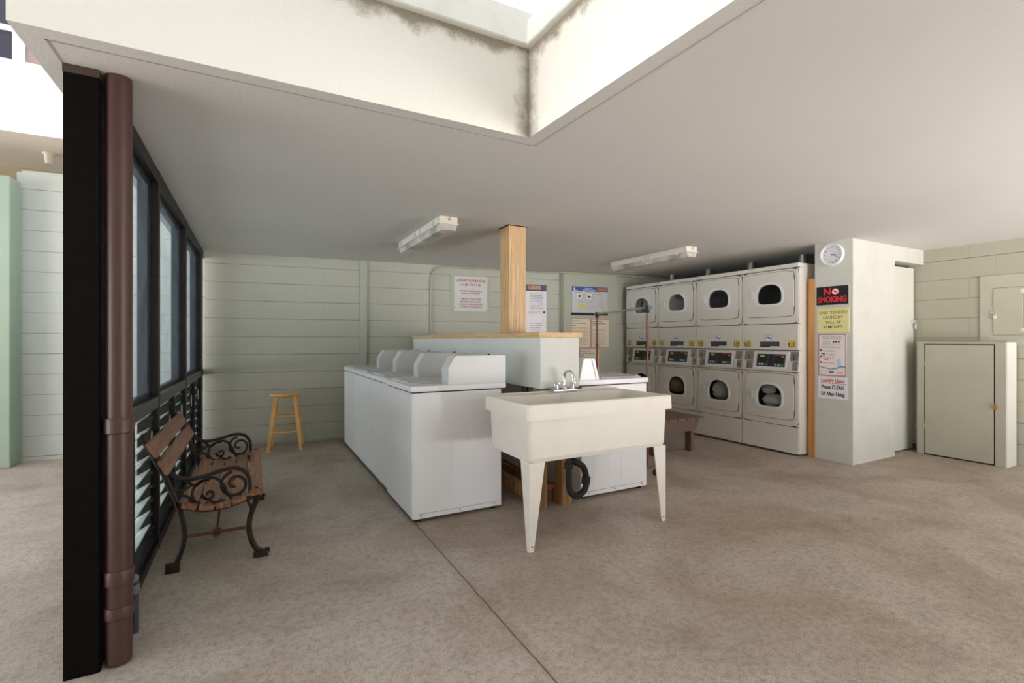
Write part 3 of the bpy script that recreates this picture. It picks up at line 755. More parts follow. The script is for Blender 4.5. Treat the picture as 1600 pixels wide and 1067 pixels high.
    # doors
    for z0, z1, a0, a1 in ((1.465, 1.945, 1.605, 1.82), (.37, .850, .49, .73)):
        x0_, x1_ = .055, .615
        ds = dshape(.34, a0, a1, .145)
        MB().ring(rr_n(x0_-.005, x1_+.005, z0-.005, z1+.005, .02, 40), rr_n(x0_+.006, x1_-.006, z0+.006, z1-.006, .02, 40), -.0022, .002).build('door_gap', M_seam, t)
        dr = MB().ring(rr_n(x0_, x1_, z0, z1, .02, 40), ds, -.012, -.001).build('door', M_dry, t)
        big = [(.34+(p-.34)*1.16, (a0+a1)/2+(q-(a0+a1)/2)*1.20) for p, q in ds]
        MB().ring(big, ds, -.020, -.012).build('window_ring', M_dryl, dr, smooth=False)
        g_ = MB(); v = [g_.bm.verts.new((p, .006, q)) for p, q in ds]; g_.bm.faces.new(v)
        g_.build('door_glass', M_dglass, dr)
        MB().box(.118, .165, -.016, -.012, (a0+a1)/2-.055, (a0+a1)/2+.055, .002).build('handle_plate', M_dryl, dr)
        MB().box(.125, .143, -.030, -.016, (a0+a1)/2-.042, (a0+a1)/2+.042, .004).build('handle', mat('handle_lilac', (200, 200, 212), .35), dr)
        MB().box(x1_-.001, x1_+.003, -.010, -.004, z0+.04, z0+.10).box(x1_-.001, x1_+.003, -.010, -.004, z1-.10, z1-.04).build('hinge', M_seam, dr)
        # drum behind the glass
        dm = MB(); inner = [(.33+(p-.34)*2.0, (a0+a1)/2+(q-(a0+a1)/2)*1.3) for p, q in ds]
        R = [[dm.bm.verts.new((p, y, q)) for p, q in L2] for L2, y in ((ds, .0122), (inner, .04), (inner, .40))]
        for A, B in zip(R, R[1:]):
            for k in range(40): dm.bm.faces.new((A[k], A[(k+1) % 40], B[(k+1) % 40], B[k]))
        dm.bm.faces.new(R[-1]); dm.build('drum', M_drum, t)
    # labels
    sl = MB().box(.225, .45, -.0012, 0, 1.136, 1.195).build('instruction_label', M_plbl, t)
    k = MB()
    for j in range(5): k.box(.232, .44, -.0018, -.0012, 1.187-j*.009, 1.189-j*.009)
    k.build('fine_print', M_gink, sl)
    MB().box(.345, .448, -.0019, -.0012, 1.137, 1.145).build('white_strip', M_stick, sl)
    s2 = MB().box(.292, .362, -.0012, 0, 1.20, 1.27).build('payment_sticker', M_stick, t)
    k = MB().box(.292, .295, -.0018, -.0012, 1.20, 1.27).box(.359, .362, -.0018, -.0012, 1.20, 1.27).box(.292, .362, -.0018, -.0012, 1.267, 1.27).box(.292, .362, -.0018, -.0012, 1.20, 1.203)
    k.box(.303, .335, -.0018, -.0012, 1.236, 1.25).box(.325, .350, -.0018, -.0012, 1.226, 1.243); k.build('sticker_print', M_blue, s2)
    k = MB()
    for a in (.05, .60): k.disc((a, 0, 1.12), .004, -.002, 'Y', 8)
    k.build('screws', M_foot, t)
    MB().tube([(.33, .62, 2.02), (.33, .62, H-.001)], .05, 20).build('vent_duct', M_coin, t, smooth=True)
    return t
dlab = ['white stacked dryer numbered 9 and 10, farthest from the column', 'white stacked dryer holding a brown blanket in the lower drum', 'white stacked dryer holding a beige cloth in the lower drum', 'white stacked dryer numbered 15 and 16, nearest the column with the signs']
dry0 = make_dryer(dlab[3])
def dloc(i): return (5.0, 3.05+.66*(4-i)+(.0 if i else 0), 0)   # i = 0 farthest .. 3 nearest
units = []
for i in range(4):
    c = dry0 if i == 3 else copy_tree(dry0)
    c.location = dloc(i); c.rotation_euler = (0, 0, -PI/2); relabel(c, dlab[i]); units.append(c)
for i, c in enumerate(units):
    for n, (a, b_) in enumerate(((.030, .115), (.548, .632))):
        s_ = MB().box(a, b_, -.0012, 0, 1.135, 1.215, .0005).build('number_badge', M_yel, c)
        k = MB(); text_bm(k, str(9+2*i+n), .052, (a+b_)/2+.008, 1.170, -.0016, bold=.015, sx=.85); k.box(a+.01, b_-.01, -.0018, -.0012, 1.139, 1.146); k.box(a+.006, a+.018, -.0018, -.0012, 1.150, 1.185)
        k.build('number', M_ink, s_)
# laundry inside the lower drums
def blob(name, label, cat, loc, r, m, seed, sq=(1, 1, 1)):
    rnd = random.Random(seed); t = bmesh.new(); bmesh.ops.create_icosphere(t, subdivisions=5, radius=1)
    ph = [(Vector((rnd.uniform(-1, 1), rnd.uniform(-1, 1), rnd.uniform(-1, 1))).normalized(), rnd.uniform(3, 8), rnd.uniform(0, 6)) for _ in range(9)]
    for v in t.verts:
        d = sum(abs(math.sin(v.co.dot(p)*f_+o_)) for p, f_, o_ in ph)/9
        v.co = Vector((v.co.x*sq[0], v.co.y*sq[1], v.co.z*sq[2]))*r*(.72+.42*d)
    mb = MB(); mb.add(t); o = mb.build(name, m, smooth=True); o.location = loc; return tag(o, label, cat)
def dpt(i, s, d, z): return (5.0+d, 3.05+.66*(4-i)-s, z)
blob('blanket', 'crumpled brown blanket behind the glass of the second dryer', 'laundry', dpt(1, .215, .155, .615), .135, M_cloth_b, 3, (1, 1.05, .95))
blob('towel', 'folded beige cloth filling the lower drum of the third dryer', 'laundry', dpt(2, .285, .145, .60), .13, M_cloth_g, 9, (1, .85, 1))
blob('white_laundry', 'crumpled white laundry inside the lower drum nearest the column', 'laundry', dpt(3, .295, .15, .545), .12, M_cloth_w, 12, (.9, 1, .6))
blob('pillowcase', 'white bundle resting on top of the laundry in the nearest lower drum', 'laundry', dpt(3, .235, .14, .668), .065, M_cloth_w, 15, (.9, 1.3, 1))
blob('dark_laundry', 'dark blue laundry at the bottom of the farthest lower drum', 'laundry', dpt(0, .19, .16, .60), .13, M_cloth_d, 21, (1, 1, .9))
pb = MB().box(5.12, 5.66, 2.962, 3.0, 0, 1.20, .001).box(5.12, 5.66, 2.962, 3.0, 1.203, 1.85, .001).box(5.14, 5.66, 3.0, 3.038, 0, 1.85).build('plywood_filler', M_ply)
tag(pb, 'orange plywood filler standing between the nearest dryer and the column', 'board')

# ---------------------------------------------------------------- garment rack
rk = thing('garment_rack', 'rusty garment rack with a chrome rail behind the right washers', 'garment rack', (3.10, 3.25, 0), math.atan2(.97, .20))
RL = .99
MB().tube([(-.02, 0, 1.5), (RL+.05, 0, 1.5)], .011, 14).build('rail', M_chrome, rk, smooth=True)
MB().disc((-.045, 0, 1.5), .02, .03, 'X', 16).build('end_knob', M_pvc, rk, smooth=True)
for x in (0, RL):
    p = MB().tube([(x, 0, .09), (x, 0, 1.47)], .0105, 14).build('upright', M_rackbr, rk, smooth=True)
    MB().tube([(x, 0, 1.455), (x, 0, 1.515)], .018, 14).build('corner_joint', M_foot, p, smooth=True)
    MB().tube([(x, 0, 1.14), (x, 0, 1.17)], .017, 14).build('clamp_ring', M_rackbr, p, smooth=True)
    MB().tube([(x, -.10, .085), (x, .10, .085)], .012, 12).build('foot_bar', M_rackbr, rk, smooth=True)
    for y in (-.09, .09): MB().disc((x-.01, y, .03), .03, .02, 'X', 16).box(x-.004, x+.004, y-.006, y+.006, .03, .08).build('caster', M_foot, rk)
MB().tube([(0, 0, .12), (RL, 0, .12)], .010, 12).build('bottom_bar', M_rackbr, rk, smooth=True)

# ---------------------------------------------------------------- slatted bench by the dryers
sb = thing('slatted_bench', 'low brown painted slatted bench in front of the dryers', 'bench', (3.66, 3.66, 0))
BW, BL = .645, 1.55
n = 5; sw = (BW-.012*(n-1))/n
for i in range(n):
    x = i*(sw+.012); MB().box(x, x+sw, 0, BL, .362, .388, .002).build('slat', M_brown, sb)
for y in (.055, BL-.095):
    MB().prism([(.01, .36), (BW-.005, .36), (BW-.005, .335), (BW-.075, .235), (.06, .235), (.01, .335)], y, y+.04, 'Y').build('apron', M_brown, sb)
for x in (.03, BW-.085):
    for y in (.10, BL-.17): MB().box(x, x+.038, y, y+.085, 0, .36, .002).build('leg', M_brown, sb)
MB().box(.30, .34, .12, BL-.12, .29, .36).build('stretcher', M_brown, sb)

# ---------------------------------------------------------------- cast-iron park bench
pk = thing('park_bench', 'small park bench with wooden slats and scrolled black iron ends under the window', 'bench', (0, 0, 0))
def spiral(cx_, cz, r0, r1, a0, a1, n=22):
    return [(cx_+(r0+(r1-r0)*k/n)*math.cos(math.radians(a0+(a1-a0)*k/n)), cz+(r0+(r1-r0)*k/n)*math.sin(math.radians(a0+(a1-a0)*k/n))) for k in range(n+1)]
def sp2(pts, k=6): return [(p[0], p[1]) for p in smooth_path([(a, b, 0) for a, b in pts], k)]
def end_frame(yc):
    f = MB(); T = .022
    # back upright running down into the rear leg
    f.band(sp2([(-.492, .705), (-.468, .66), (-.435, .585), (-.405, .52), (-.378, .44), (-.352, .375), (-.334, .31), (-.318, .23), (-.318, .16), (-.336, .085), (-.356, .03)]), .026, T, yc)
    f.band(sp2([(-.492, .705), (-.50, .722), (-.482, .732), (-.462, .722)]), .014, T, yc)
    f.box(-.398, -.335, yc-.016, yc+.016, 0, .05, .004)
    # seat rail
    f.band(sp2([(-.352, .36), (-.28, .318), (-.19, .302), (-.10, .312), (-.03, .335), (.035, .35)]), .022, T, yc)
    # front leg and foot
    f.band(sp2([(.035, .345), (.012, .30), (-.008, .24), (-.016, .18), (-.006, .11), (.02, .05), (.05, .028)]), .028, T, yc)
    f.band(sp2([(-.03, .34), (-.01, .29), (-.006, .25)]), .014, T, yc)
    f.box(.005, .080, yc-.018, yc+.018, 0, .032, .006)
    f.box(.062, .088, yc-.014, yc+.014, .02, .045, .006)
    fr = f.build('iron_end', M_iron, pk, smooth=True)
    a = MB()
    a.band(sp2([(-.452, .66), (-.425, .60), (-.395, .545), (-.36, .505), (-.31, .482), (-.26, .480), (-.20, .492), (-.14, .508), (-.09, .512), (-.045, .495), (-.018, .455), (-.012, .41), (-.012, .365)]), .020, T, yc)
    a.build('armrest', M_iron, fr, smooth=True)
    s = MB()
    s.band(spiral(-.085, .425, .068, .060, 100, 300, 24)+spiral(-.085, .425, .060, .012, 300, 640, 30)[1:], .0145, .018, yc)
    s.band(spiral(-.215, .395, .070, .064, 80, 280, 20), .0145, .018, yc)
    s.band(spiral(-.205, .385, .030, .008, 170, 560, 26), .013, .018, yc)
    s.band(sp2([(-.145, .35), (-.175, .335), (-.205, .355), (-.232, .375), (-.235, .385)]), .013, .018, yc)
    s.band(sp2([(-.30, .47), (-.27, .44), (-.23, .463), (-.18, .47), (-.14, .43), (-.12, .38), (-.10, .345)]), .0145, .018, yc)
    s.band(sp2([(-.37, .43), (-.33, .42), (-.29, .445), (-.31, .475)]), .013, .018, yc)
    s.band(sp2([(-.345, .40), (-.30, .385), (-.28, .345)]), .013, .018, yc)
    s.build('scroll_work', M_iron, fr, smooth=True)
    b = MB(); b.band([(-.318, .176), (-.19, .176)], .016, .014, yc).band([(-.15, .176), (-.012, .176)], .016, .014, yc)
    b.disc((-.17, yc-.012, .176), .024, .024, 'Y', 18)
    b.build('side_stretcher', M_rust, fr)
    MB().disc((-.17, yc-.016, .176), .011, .032, 'Y', 14).build('medallion', M_iron, fr)
    return fr
for yc in (3.075, 4.165): end_frame(yc)
MB().tube([(-.17, 3.08, .178), (-.165, 3.62, .30)], .0065, 10).tube([(-.17, 4.16, .178), (-.165, 3.62, .30)], .0065, 10).build('cross_brace', M_rust, pk)
def slat(p0, p1, th, m, name):
    """slat section from p0 to p1 in (x,z), thickness th on the upper side, running along y"""
    a = Vector((p0[0], 0, p0[1])); b = Vector((p1[0], 0, p1[1])); d = (b-a).normalized(); nn = Vector((-d.z, 0, d.x))*th
    if nn.z < 0: nn = -nn
    P = [a, b, b+nn, a+nn]; mb = MB().prism([(q.x, q.z) for q in P], 3.02, 4.235, 'Y', bev=.003); return mb.build(name, m, pk)
for p0, p1 in (((-.327, .345), (-.262, .322)), ((-.250, .318), (-.182, .311)), ((-.170, .311), (-.102, .319)), ((-.090, .322), (-.026, .343)), ((-.012, .358), (.056, .366))):
    slat(p0, p1, .024, M_slat, 'seat_slat')
for p0, p1 in (((-.478, .688), (-.438, .612)), ((-.428, .593), (-.392, .520))):
    slat(p0, p1, .022, M_slatb, 'back_slat')
bl = MB()
for y in (3.075, 4.165):
    for x, z in ((-.295, .36), (-.216, .342), (-.136, .342), (-.058, .36), (.022, .39)): bl.disc((x, y, z-.004), .007, .006, 'Z', 10)
bl.build('bolts', M_iron, pk)

# ---------------------------------------------------------------- stool
so = thing('wooden_stool', 'honey varnished round wooden stool by the block wall', 'stool', (.335, 6.02, 0), math.radians(-8))
MB().lathe([(.15, .585), (.163, .592), (.168, .603), (.163, .614), (.13, .618), (.02, .614)], seg=40).build('seat', M_stool, so, smooth=True)
tops = .095; bots = .165
def leg_pt(sx, sy, z): 
    k = bots+(tops-bots)*z/.59; return Vector((sx*k, sy*k, z))
for sx_, sy_ in ((-1, -1), (1, -1), (-1, 1), (1, 1)):
    a, b = leg_pt(sx_, sy_, 0), leg_pt(sx_, sy_, .587); q = []
    for c_, h_ in ((a, .017), (b, .019)): q += [tuple(c_+Vector((i*h_, j*h_, 0))) for i, j in ((-1, -1), (1, -1), (1, 1), (-1, 1))]
    MB().hexa(q).build('leg', M_stool, so)
for z, pr in ((.20, 'f'), (.235, 's'), (.37, 'f'), (.41, 's')):
    for s_ in (-1, 1):
        A, B = (leg_pt(-1, s_, z), leg_pt(1, s_, z)) if pr == 'f' else (leg_pt(s_, -1, z), leg_pt(s_, 1, z))
        MB().tube([A, B], .0095, 12).build('rung', M_stool, so, smooth=True)

# ---------------------------------------------------------------- fluorescent fittings
def fixture(label, x, y):
    t = thing('fluorescent_fitting', label, 'ceiling light', (x, y, H), 0, group='fluorescent ceiling fittings')
    MB().box(0, .155, 0, 1.21, -.058, -.002, .006).build('housing', M_fixt, t)
    MB().box(-.010, .165, -.012, 1.222, -.066, -.056, .003).build('housing_rim', M_fixt, t)
    l = MB().prism([(.004, -.066), (.151, -.066), (.136, -.112), (.019, -.112)], .004, 1.206, 'Y'); 
    l.build('lens', M_lens, t)
    for x_ in (.05, .105):
        MB().tube([(x_, .05, -.078), (x_, 1.16, -.078)], .012, 12).build('tube_lamp', M_lamp, t, smooth=True)
    k = MB()
    for y_ in (.12, .50, .62, 1.08):
        k.box(-.014, 0, y_, y_+.022, -.078, -.022, .002); k.box(.155, .169, y_, y_+.022, -.078, -.022, .002)
    k.build('clips', M_fixt, t)
    MB().disc((.085, 0, -.022), .014, -.004, 'Y', 16).build('knockout', mat('fixt_knockout', (196, 176, 150), .5), t)  # tan disc at the housing end
    return t
fixture('fluorescent ceiling fitting with cloudy lens left of the timber post', 1.30, 3.65)
fixture('fluorescent ceiling fitting in front of the dryers', 4.0, 3.62)

# ---------------------------------------------------------------- conduit on back wall
cdt = on_wall('conduit', 'pale green metal conduit rising up the block wall and running along its top', 'conduit', 2.063)
MB().tube([(0, -.022, .0), (0, -.022, 1.95)]+smooth_path([(0, -.022, 1.95), (.015, -.025, 2.08), (.07, -.03, 2.15), (.16, -.03, 2.178)], 6)[1:]+[(1.70, -.03, 2.178)]+smooth_path([(1.70, -.03, 2.178), (1.82, -.135, 2.178), (1.9, -.135, 2.178)], 5)[1:]+[(3.6, -.135, 2.178)], .0125, 12).build('pipe', M_cond, cdt, smooth=True)
for p_, q_ in (((0, -.022, 1.93), (0, -.022, 1.97)), ((0, -.022, 1.42), (0, -.022, 1.45)), ((.17, -.03, 2.178), (.21, -.03, 2.178))):
    MB().tube([p_, q_], .016, 12).build('coupling', M_cond, cdt, smooth=True)
MB().box(-.022, .022, -.012, 0, 1.30, 1.315).box(1.0, 1.02, -.04, 0, 2.13, 2.17).build('strap', M_cond, cdt)

# ---------------------------------------------------------------- signs on the back wall
def lines(mb, x0, x1, z, h, n, gap, seed=1, y=-.0035, ragged=.25, th=.0005):
    r = random.Random(seed)
    for i in range(n):
        zz = z-i*gap; x = x0; end = x1-(x1-x0)*ragged*r.random()
        while x < end:
            wv = r.uniform(.010, .030); mb.box(x, min(x+wv, end), y-th, y, zz-h/2, zz+h/2); x += wv+.006
    return mb
s = on_wall('hours_sign', 'white laundry room hours sign with dark red lettering on the block wall', 'sign', 2.32)
MB().box(0, .56, -.010, .004, 1.575, 2.095, .002).build('backing_board', M_block if False else mat('backing_green', (184, 186, 168), .7), s)
MB().box(.052, .518, -.015, -.010, 1.60, 2.065, .001).build('sign_panel', mat('sign_offwhite', (214, 212, 208), .5), s)
k = MB(); text_bm(k, 'LAUNDRY ROOM HOURS', .050, .285, 2.012, -.0154, bold=.018, sx=.70, cs=1.05)
text_bm(k, '7 A.M. TO 9 P.M.', .048, .285, 1.955, -.0154, bold=.018, sx=.76, cs=1.1)
text_bm(k, 'LIMIT OF 3 WASHERS AND/OR\nDRYERS PER APARTMENT.', .031, .285, 1.853, -.0154, bold=.014, sx=.68, cs=1.08, ls=1.15)
text_bm(k, 'REMOVE CLOTHING FROM\nMACHINES WHEN FINISHED.\nWE ARE NOT RESPONSIBLE FOR\nCLOTHING LEFT IN MACHINES.', .031, .285, 1.71, -.0154, bold=.014, sx=.68, cs=1.08, ls=1.15)
k.build('lettering', M_dred, s)
k = MB()
for x, z in ((.08, 2.0), (.47, 1.985), (.075, 1.65), (.505, 1.612)): k.disc((x, -.015, z), .006, -.003, 'Y', 10)
k.build('screws', M_foot, s)

s = on_wall('instruction_poster', 'faded glossy poster with a blue heading just right of the timber post', 'poster', 3.14)
MB().box(0, .59, -.006, 0, 1.30, 2.0).build('sheet', mat('faded_poster', (232, 226, 226), .25, var=.7, vscale=5, dark=(196, 200, 214)), s)
MB().box(0, .59, -.007, -.006, 1.91, 2.0).build('heading_band', mat('navy_print', (52, 62, 108), .3, var=.5), s)
MB().box(.30, .50, -.008, -.007, 1.93, 1.985).build('photo_print', mat('orange_print', (196, 140, 80), .4, var=.9, vscale=20, dark=(100, 80, 70)), s)
k = MB(); lines(k, .33, .55, 1.87, .008, 6, .022, 4, -.006); lines(k, .33, .55, 1.70, .006, 3, .02, 5, -.006); lines(k, .33, .55, 1.45, .006, 5, .03, 6, -.006)
k.box(.30, .52, -.007, -.006, 1.615, 1.62).box(.30, .52, -.007, -.006, 1.595, 1.60); k.build('fine_print', M_gink, s)
MB().disc((.555, -.006, 1.61), .016, -.006, 'Y', 14).build('magnet', M_foot, s)

PX = px0; cw = math.cos(WANG)
def on_pil(name, label, cat, x): return thing(name, label, cat, (x+.10*math.sin(WANG)*0, wy(x)-.10/cw, 0), WANG)
s = on_pil('machine_guide_sign', 'white machine instruction board with a blue heading on the pilaster', 'sign', 4.07)
MB().box(0, .60, -.012, -.001, 1.61, 1.99, .001).build('board', M_pgrey, s)
MB().box(0, .60, -.014, -.012, 1.925, 1.99).build('heading_band', M_blue, s)
MB().box(.415, .585, -.015, -.014, 1.935, 1.98).build('photo_print', mat('orange_print2', (190, 120, 60), .4, var=.9, vscale=30, dark=(60, 60, 70)), s)
k = MB(); text_bm(k, 'Easy Laundry\nOperating Instructions', .024, .28, 1.957, -.0145, bold=.01); k.prism([(.025, 1.938), (.055, 1.938), (.046, 1.975), (.034, 1.975)], -.0146, -.014, 'Y'); k.box(.03, .10, -.0146, -.014, 1.931, 1.936); k.build('heading_text', M_stick, s)
k = MB()
for x, z in ((.05, 1.80), (.215, 1.80), (.37, 1.80), (.11, 1.655), (.27, 1.655), (.43, 1.655)):
    wd, hh = .135, .105
    k.box(x, x+wd, -.0126, -.012, z, z+.003).box(x, x+wd, -.0126, -.012, z+hh, z+hh+.003).box(x, x+.003, -.0126, -.012, z, z+hh).box(x+wd-.003, x+wd, -.0126, -.012, z, z+hh); lines(k, x, x+.11, z+hh+.016, .006, 1, .01, int(x*100), -.012)
lines(k, .39, .49, 1.88, .005, 2, .05, 3, -.012); lines(k, .29, .39, 1.72, .004, 3, .018, 8, -.012); lines(k, .45, .55, 1.73, .004, 4, .015, 9, -.012)
k.build('diagrams', M_gink, s)
k = MB(); k.box(.09, .145, -.0124, -.012, 1.815, 1.885).box(.25, .32, -.0124, -.012, 1.815, 1.885); k.build('machine_picture', M_paper, s)
k = MB(); k.disc((.12, -.0124, 1.85), .02, -.0005, 'Y', 16).disc((.275, -.0124, 1.85), .018, -.0005, 'Y', 16).disc((.30, -.0124, 1.842), .012, -.0005, 'Y', 16); k.build('machine_door_mark', M_ink, s)
k = MB(); k.box(.115, .205, -.0132, -.0127, 1.69, 1.735).box(.21, .245, -.0132, -.0127, 1.70, 1.725).box(.52, .555, -.0132, -.0127, 1.665, 1.69); k.build('yellow_marks', mat('bright_yellow', (206, 196, 60), .5), s)
MB().box(-.005, .59, -.035, -.001, 1.575, 1.607, .002).build('tray', M_foot, s)
def notice(x, z1, wd, ht, pg, seed, label):
    s = on_pil('rules_notice', label, 'notice', x); s['group'] = 'house rules notices on the pilaster'
    MB().box(0, wd, -.003, -.001, z1-ht, z1).build('paper', M_cream, s)
    b = MB(); t = .007
    b.box(0, wd, -.004, -.003, z1-t, z1).box(0, wd, -.004, -.003, z1-ht, z1-ht+t).box(0, t, -.004, -.003, z1-ht, z1).box(wd-t, wd, -.004, -.003, z1-ht, z1); b.build('border', M_orng, s)
    k = MB(); text_bm(k, 'Kapiolani Towers\nHouse Rules Reminder\nPage '+pg, .028, .014, z1-.065, -.0034, 'LEFT', bold=.012, sx=.88, ls=1.15); lines(k, .015, wd-.03, z1-.15, .0035, 14, .018, seed, -.003); k.build('lettering', M_ink, s)
    k = MB(); lines(k, .015, wd-.03, z1-.128, .005, 1, .01, seed+5, -.003); k.build('red_line', M_red, s)
notice(4.065, 1.525, .315, .425, '2', 31, 'cream house rules sheet headed page 2, left of the upper pair')
notice(4.395, 1.52, .305, .42, '3', 41, 'cream house rules sheet headed page 3, right of the upper pair')
notice(4.205, 1.085, .33, .43, '1', 51, 'cream house rules sheet headed page 1, lowest on the pilaster behind the washers')

# ---------------------------------------------------------------- things on the column face (facing -x)
def on_col(name, label, cat, y): return thing(name, label, cat, (5.13, y, 0), -PI/2)
# local x = y_left - y ; y_left is the far (photo-left) edge
K = 5.13/5.16
s = thing('wall_clock', 'round white wall clock above the no smoking sign on the column', 'clock', (5.13, 2.784, 2.067), -PI/2)
R0 = .112
t = bmesh.new(); prof = [(.092, -.012), (.096, -.030), (.104, -.034), (.111, -.026), (R0, -.001)]
cr_ = MB(); seg = 48; rings = [[cr_.bm.verts.new((r*math.cos(k*2*PI/seg), y, r*math.sin(k*2*PI/seg))) for k in range(seg)] for r, y in prof]
for A, B in zip(rings, rings[1:]):
    for k in range(seg): cr_.bm.faces.new((A[k], A[(k+1) % seg], B[(k+1) % seg], B[k]))
cr_.build('case', mat('clock_white', (228, 228, 228), .35), s, smooth=True)
MB().disc((0, -.001, 0), .093, -.012, 'Y', 48).build('dial', mat('dial_grey', (216, 216, 218), .5), s)
k = MB()
for n_ in range(1, 13):
    a = math.radians(90-30*n_); text_bm(k, str(n_), .024, .074*math.cos(a), .074*math.sin(a), -.0136, bold=.005)
for n_ in range(60):
    a = math.radians(6*n_); c_, s_ = math.cos(a), math.sin(a); k.box(.088*c_-.0006, .088*c_+.0006, -.0135, -.013, .088*s_-.0006, .088*s_+.0006)
k.box(-.014, .014, -.0135, -.013, .034, .037)
k.build('numerals', M_ink, s)
def hand(mb, ang, ln, wd, y):
    a = math.radians(90-ang); d = Vector((math.cos(a), 0, math.sin(a))); n_ = Vector((-d.z, 0, d.x))*wd
    P = [-d*.012-n_, d*ln-n_*.5, d*ln+n_*.5, -d*.012+n_]; mb.hexa([tuple(p+Vector((0, y, 0))) for p in P]+[tuple(p+Vector((0, y-.001, 0))) for p in P])
k = MB(); hand(k, 96, .046, .0028, -.0145); hand(k, 118, .070, .0020, -.016); k.disc((0, -.0135, 0), .005, -.004, 'Y', 12); k.build('hands', M_ink, s)
k = MB(); hand(k, 72, .07, .0006, -.0175); k.build('second_hand', M_red, s)

s = on_col('no_smoking_sign', 'black sign with red NO SMOKING lettering on the column', 'sign', 2.938)
WW = .302; z1, z0 = 1.752, 1.568
MB().box(-.006, WW+.006, -.006, 0, z0-.006, z1+.006, .001).build('frame', M_col, s)
MB().box(0, WW, -.010, -.006, z0, z1).build('panel', M_sblk, s)
k = MB(); text_bm(k, 'N', .095, .105, z0+.130, -.0104, bold=.03, sx=1.0); text_bm(k, 'SMOKING', .080, .151, z0+.050, -.0104, bold=.026, sx=.78, cs=.98); k.build('lettering', M_red, s)
MB().disc((.182, -.010, z0+.128), .034, -.0008, 'Y', 32).build('symbol_disc', mat('symbol_pink', (240, 214, 204), .4), s)
k = MB()
O = [(.182+.034*math.cos(a*PI/20), z0+.128+.034*math.sin(a*PI/20)) for a in range(40)]; I = [(.182+.029*math.cos(a*PI/20), z0+.128+.029*math.sin(a*PI/20)) for a in range(40)]
k.ring(O, I, -.0116, -.0108); k.hexa([(.158, -.0116, z0+.150), (.162, -.0116, z0+.154), (.206, -.0116, z0+.106), (.202, -.0116, z0+.102), (.158, -.0108, z0+.150), (.162, -.0108, z0+.154), (.206, -.0108, z0+.106), (.202, -.0108, z0+.102)]); k.build('ban_mark', M_red, s)
k = MB().box(.168, .196, -.0113, -.0107, z0+.124, z0+.131); k.build('cigarette_mark', M_ink, s)

s = on_col('unattended_laundry_sign', 'pale yellow unattended laundry sign in clear plastic on the column', 'sign', 2.930)
MB().box(0, .30, -.006, 0, 1.288, 1.535, .001).build('panel', M_syel, s)
k = MB(); text_bm(k, 'UNATTENDED\nLAUNDRY\nWILL BE\nREMOVED', .043, .15, 1.415, -.0064, bold=.002, sx=.92, ls=1.12, cs=1.05); k.build('lettering', mat('sign_brown_ink', (90, 84, 50), .5), s)

s = on_col('payment_notice', 'red-bordered white notice about the laundry payment app on the column', 'notice', 2.922)
WW = .262; z1, z0 = 1.272, .855
MB().box(0, WW, -.005, 0, z0, z1).build('paper', mat('notice_pink_white', (232, 222, 218), .45), s)
b = MB(); t = .006; b.box(0, WW, -.006, -.005, z1-t, z1).box(0, WW, -.006, -.005, z0, z0+t).box(0, t, -.006, -.005, z0, z1).box(WW-t, WW, -.006, -.005, z0, z1); b.build('border', M_dred, s)
k = MB(); lines(k, .03, .235, z1-.026, .006, 2, .018, 11, -.005, .1); lines(k, .045, .12, z1-.076, .007, 1, .02, 12, -.005, .1); lines(k, .04, .22, z1-.10, .005, 1, .02, 13, -.005, .1)
lines(k, .028, .235, z1-.122, .003, 3, .009, 14, -.005, .15); lines(k, .045, .19, z1-.165, .003, 2, .009, 15, -.005, .2); lines(k, .075, .17, z1-.20, .003, 2, .012, 16, -.005, .2); lines(k, .045, .16, z1-.235, .003, 2, .012, 17, -.005, .2)
k.build('fine_print', M_gink, s)
k = MB()
for x, z in ((.147, z1-.076), (.172, z1-.076), (.197, z1-.076), (.024, z1-.160), (.024, z1-.228), (.024, z1-.283)): k.disc((x, -.005, z), .0095, -.0008, 'Y', 16)
k.box(.028, .066, -.0057, -.005, z1-.20, z1-.190).box(.028, .066, -.0057, -.005, z1-.216, z1-.206); k.box(.105, .15, -.0057, -.005, z0+.030, z0+.048)
text_bm(k, 'App', .03, .128, z0+.040, -.0054, bold=.01) if False else None
k.build('marks', M_ink, s)
k = MB(); lines(k, .045, .155, z1-.287, .004, 2, .011, 18, -.005, .1); lines(k, .175, .235, z0+.04, .004, 2, .010, 19, -.005, .2); k.box(.062, .078, -.0057, -.005, z1-.264, z1-.252).box(.085, .098, -.0057, -.005, z1-.264, z1-.252); k.build('red_print', M_red, s)
k = MB().prism([(.006, z0+.085), (.06, z0+.075), (.12, z0+.062), (.18, z0+.072), (.22, z0+.09), (WW-.006, z0+.083), (WW-.006, z0+.098), (.215, z0+.105), (.17, z0+.082), (.12, z0+.072), (.06, z0+.085), (.006, z0+.093)], -.0058, -.005, 'Y'); k.build('water_wave_print', mat('wave_blue', (100, 140, 180), .4), s)
k = MB().box(.178, .215, -.0056, -.005, z0+.10, z0+.165).box(.188, .212, -.0056, -.005, z0+.165, z0+.172); k.build('machine_print', mat('pale_blue', (186, 204, 220), .4), s)
k = MB().box(.018, .09, -.0057, -.005, z0+.03, z0+.032).box(.018, .09, -.0057, -.005, z0+.052, z0+.054).box(.018, .02, -.0057, -.005, z0+.03, z0+.054).box(.088, .09, -.0057, -.005, z0+.03, z0+.054); k.build('form_box', M_gink, s)

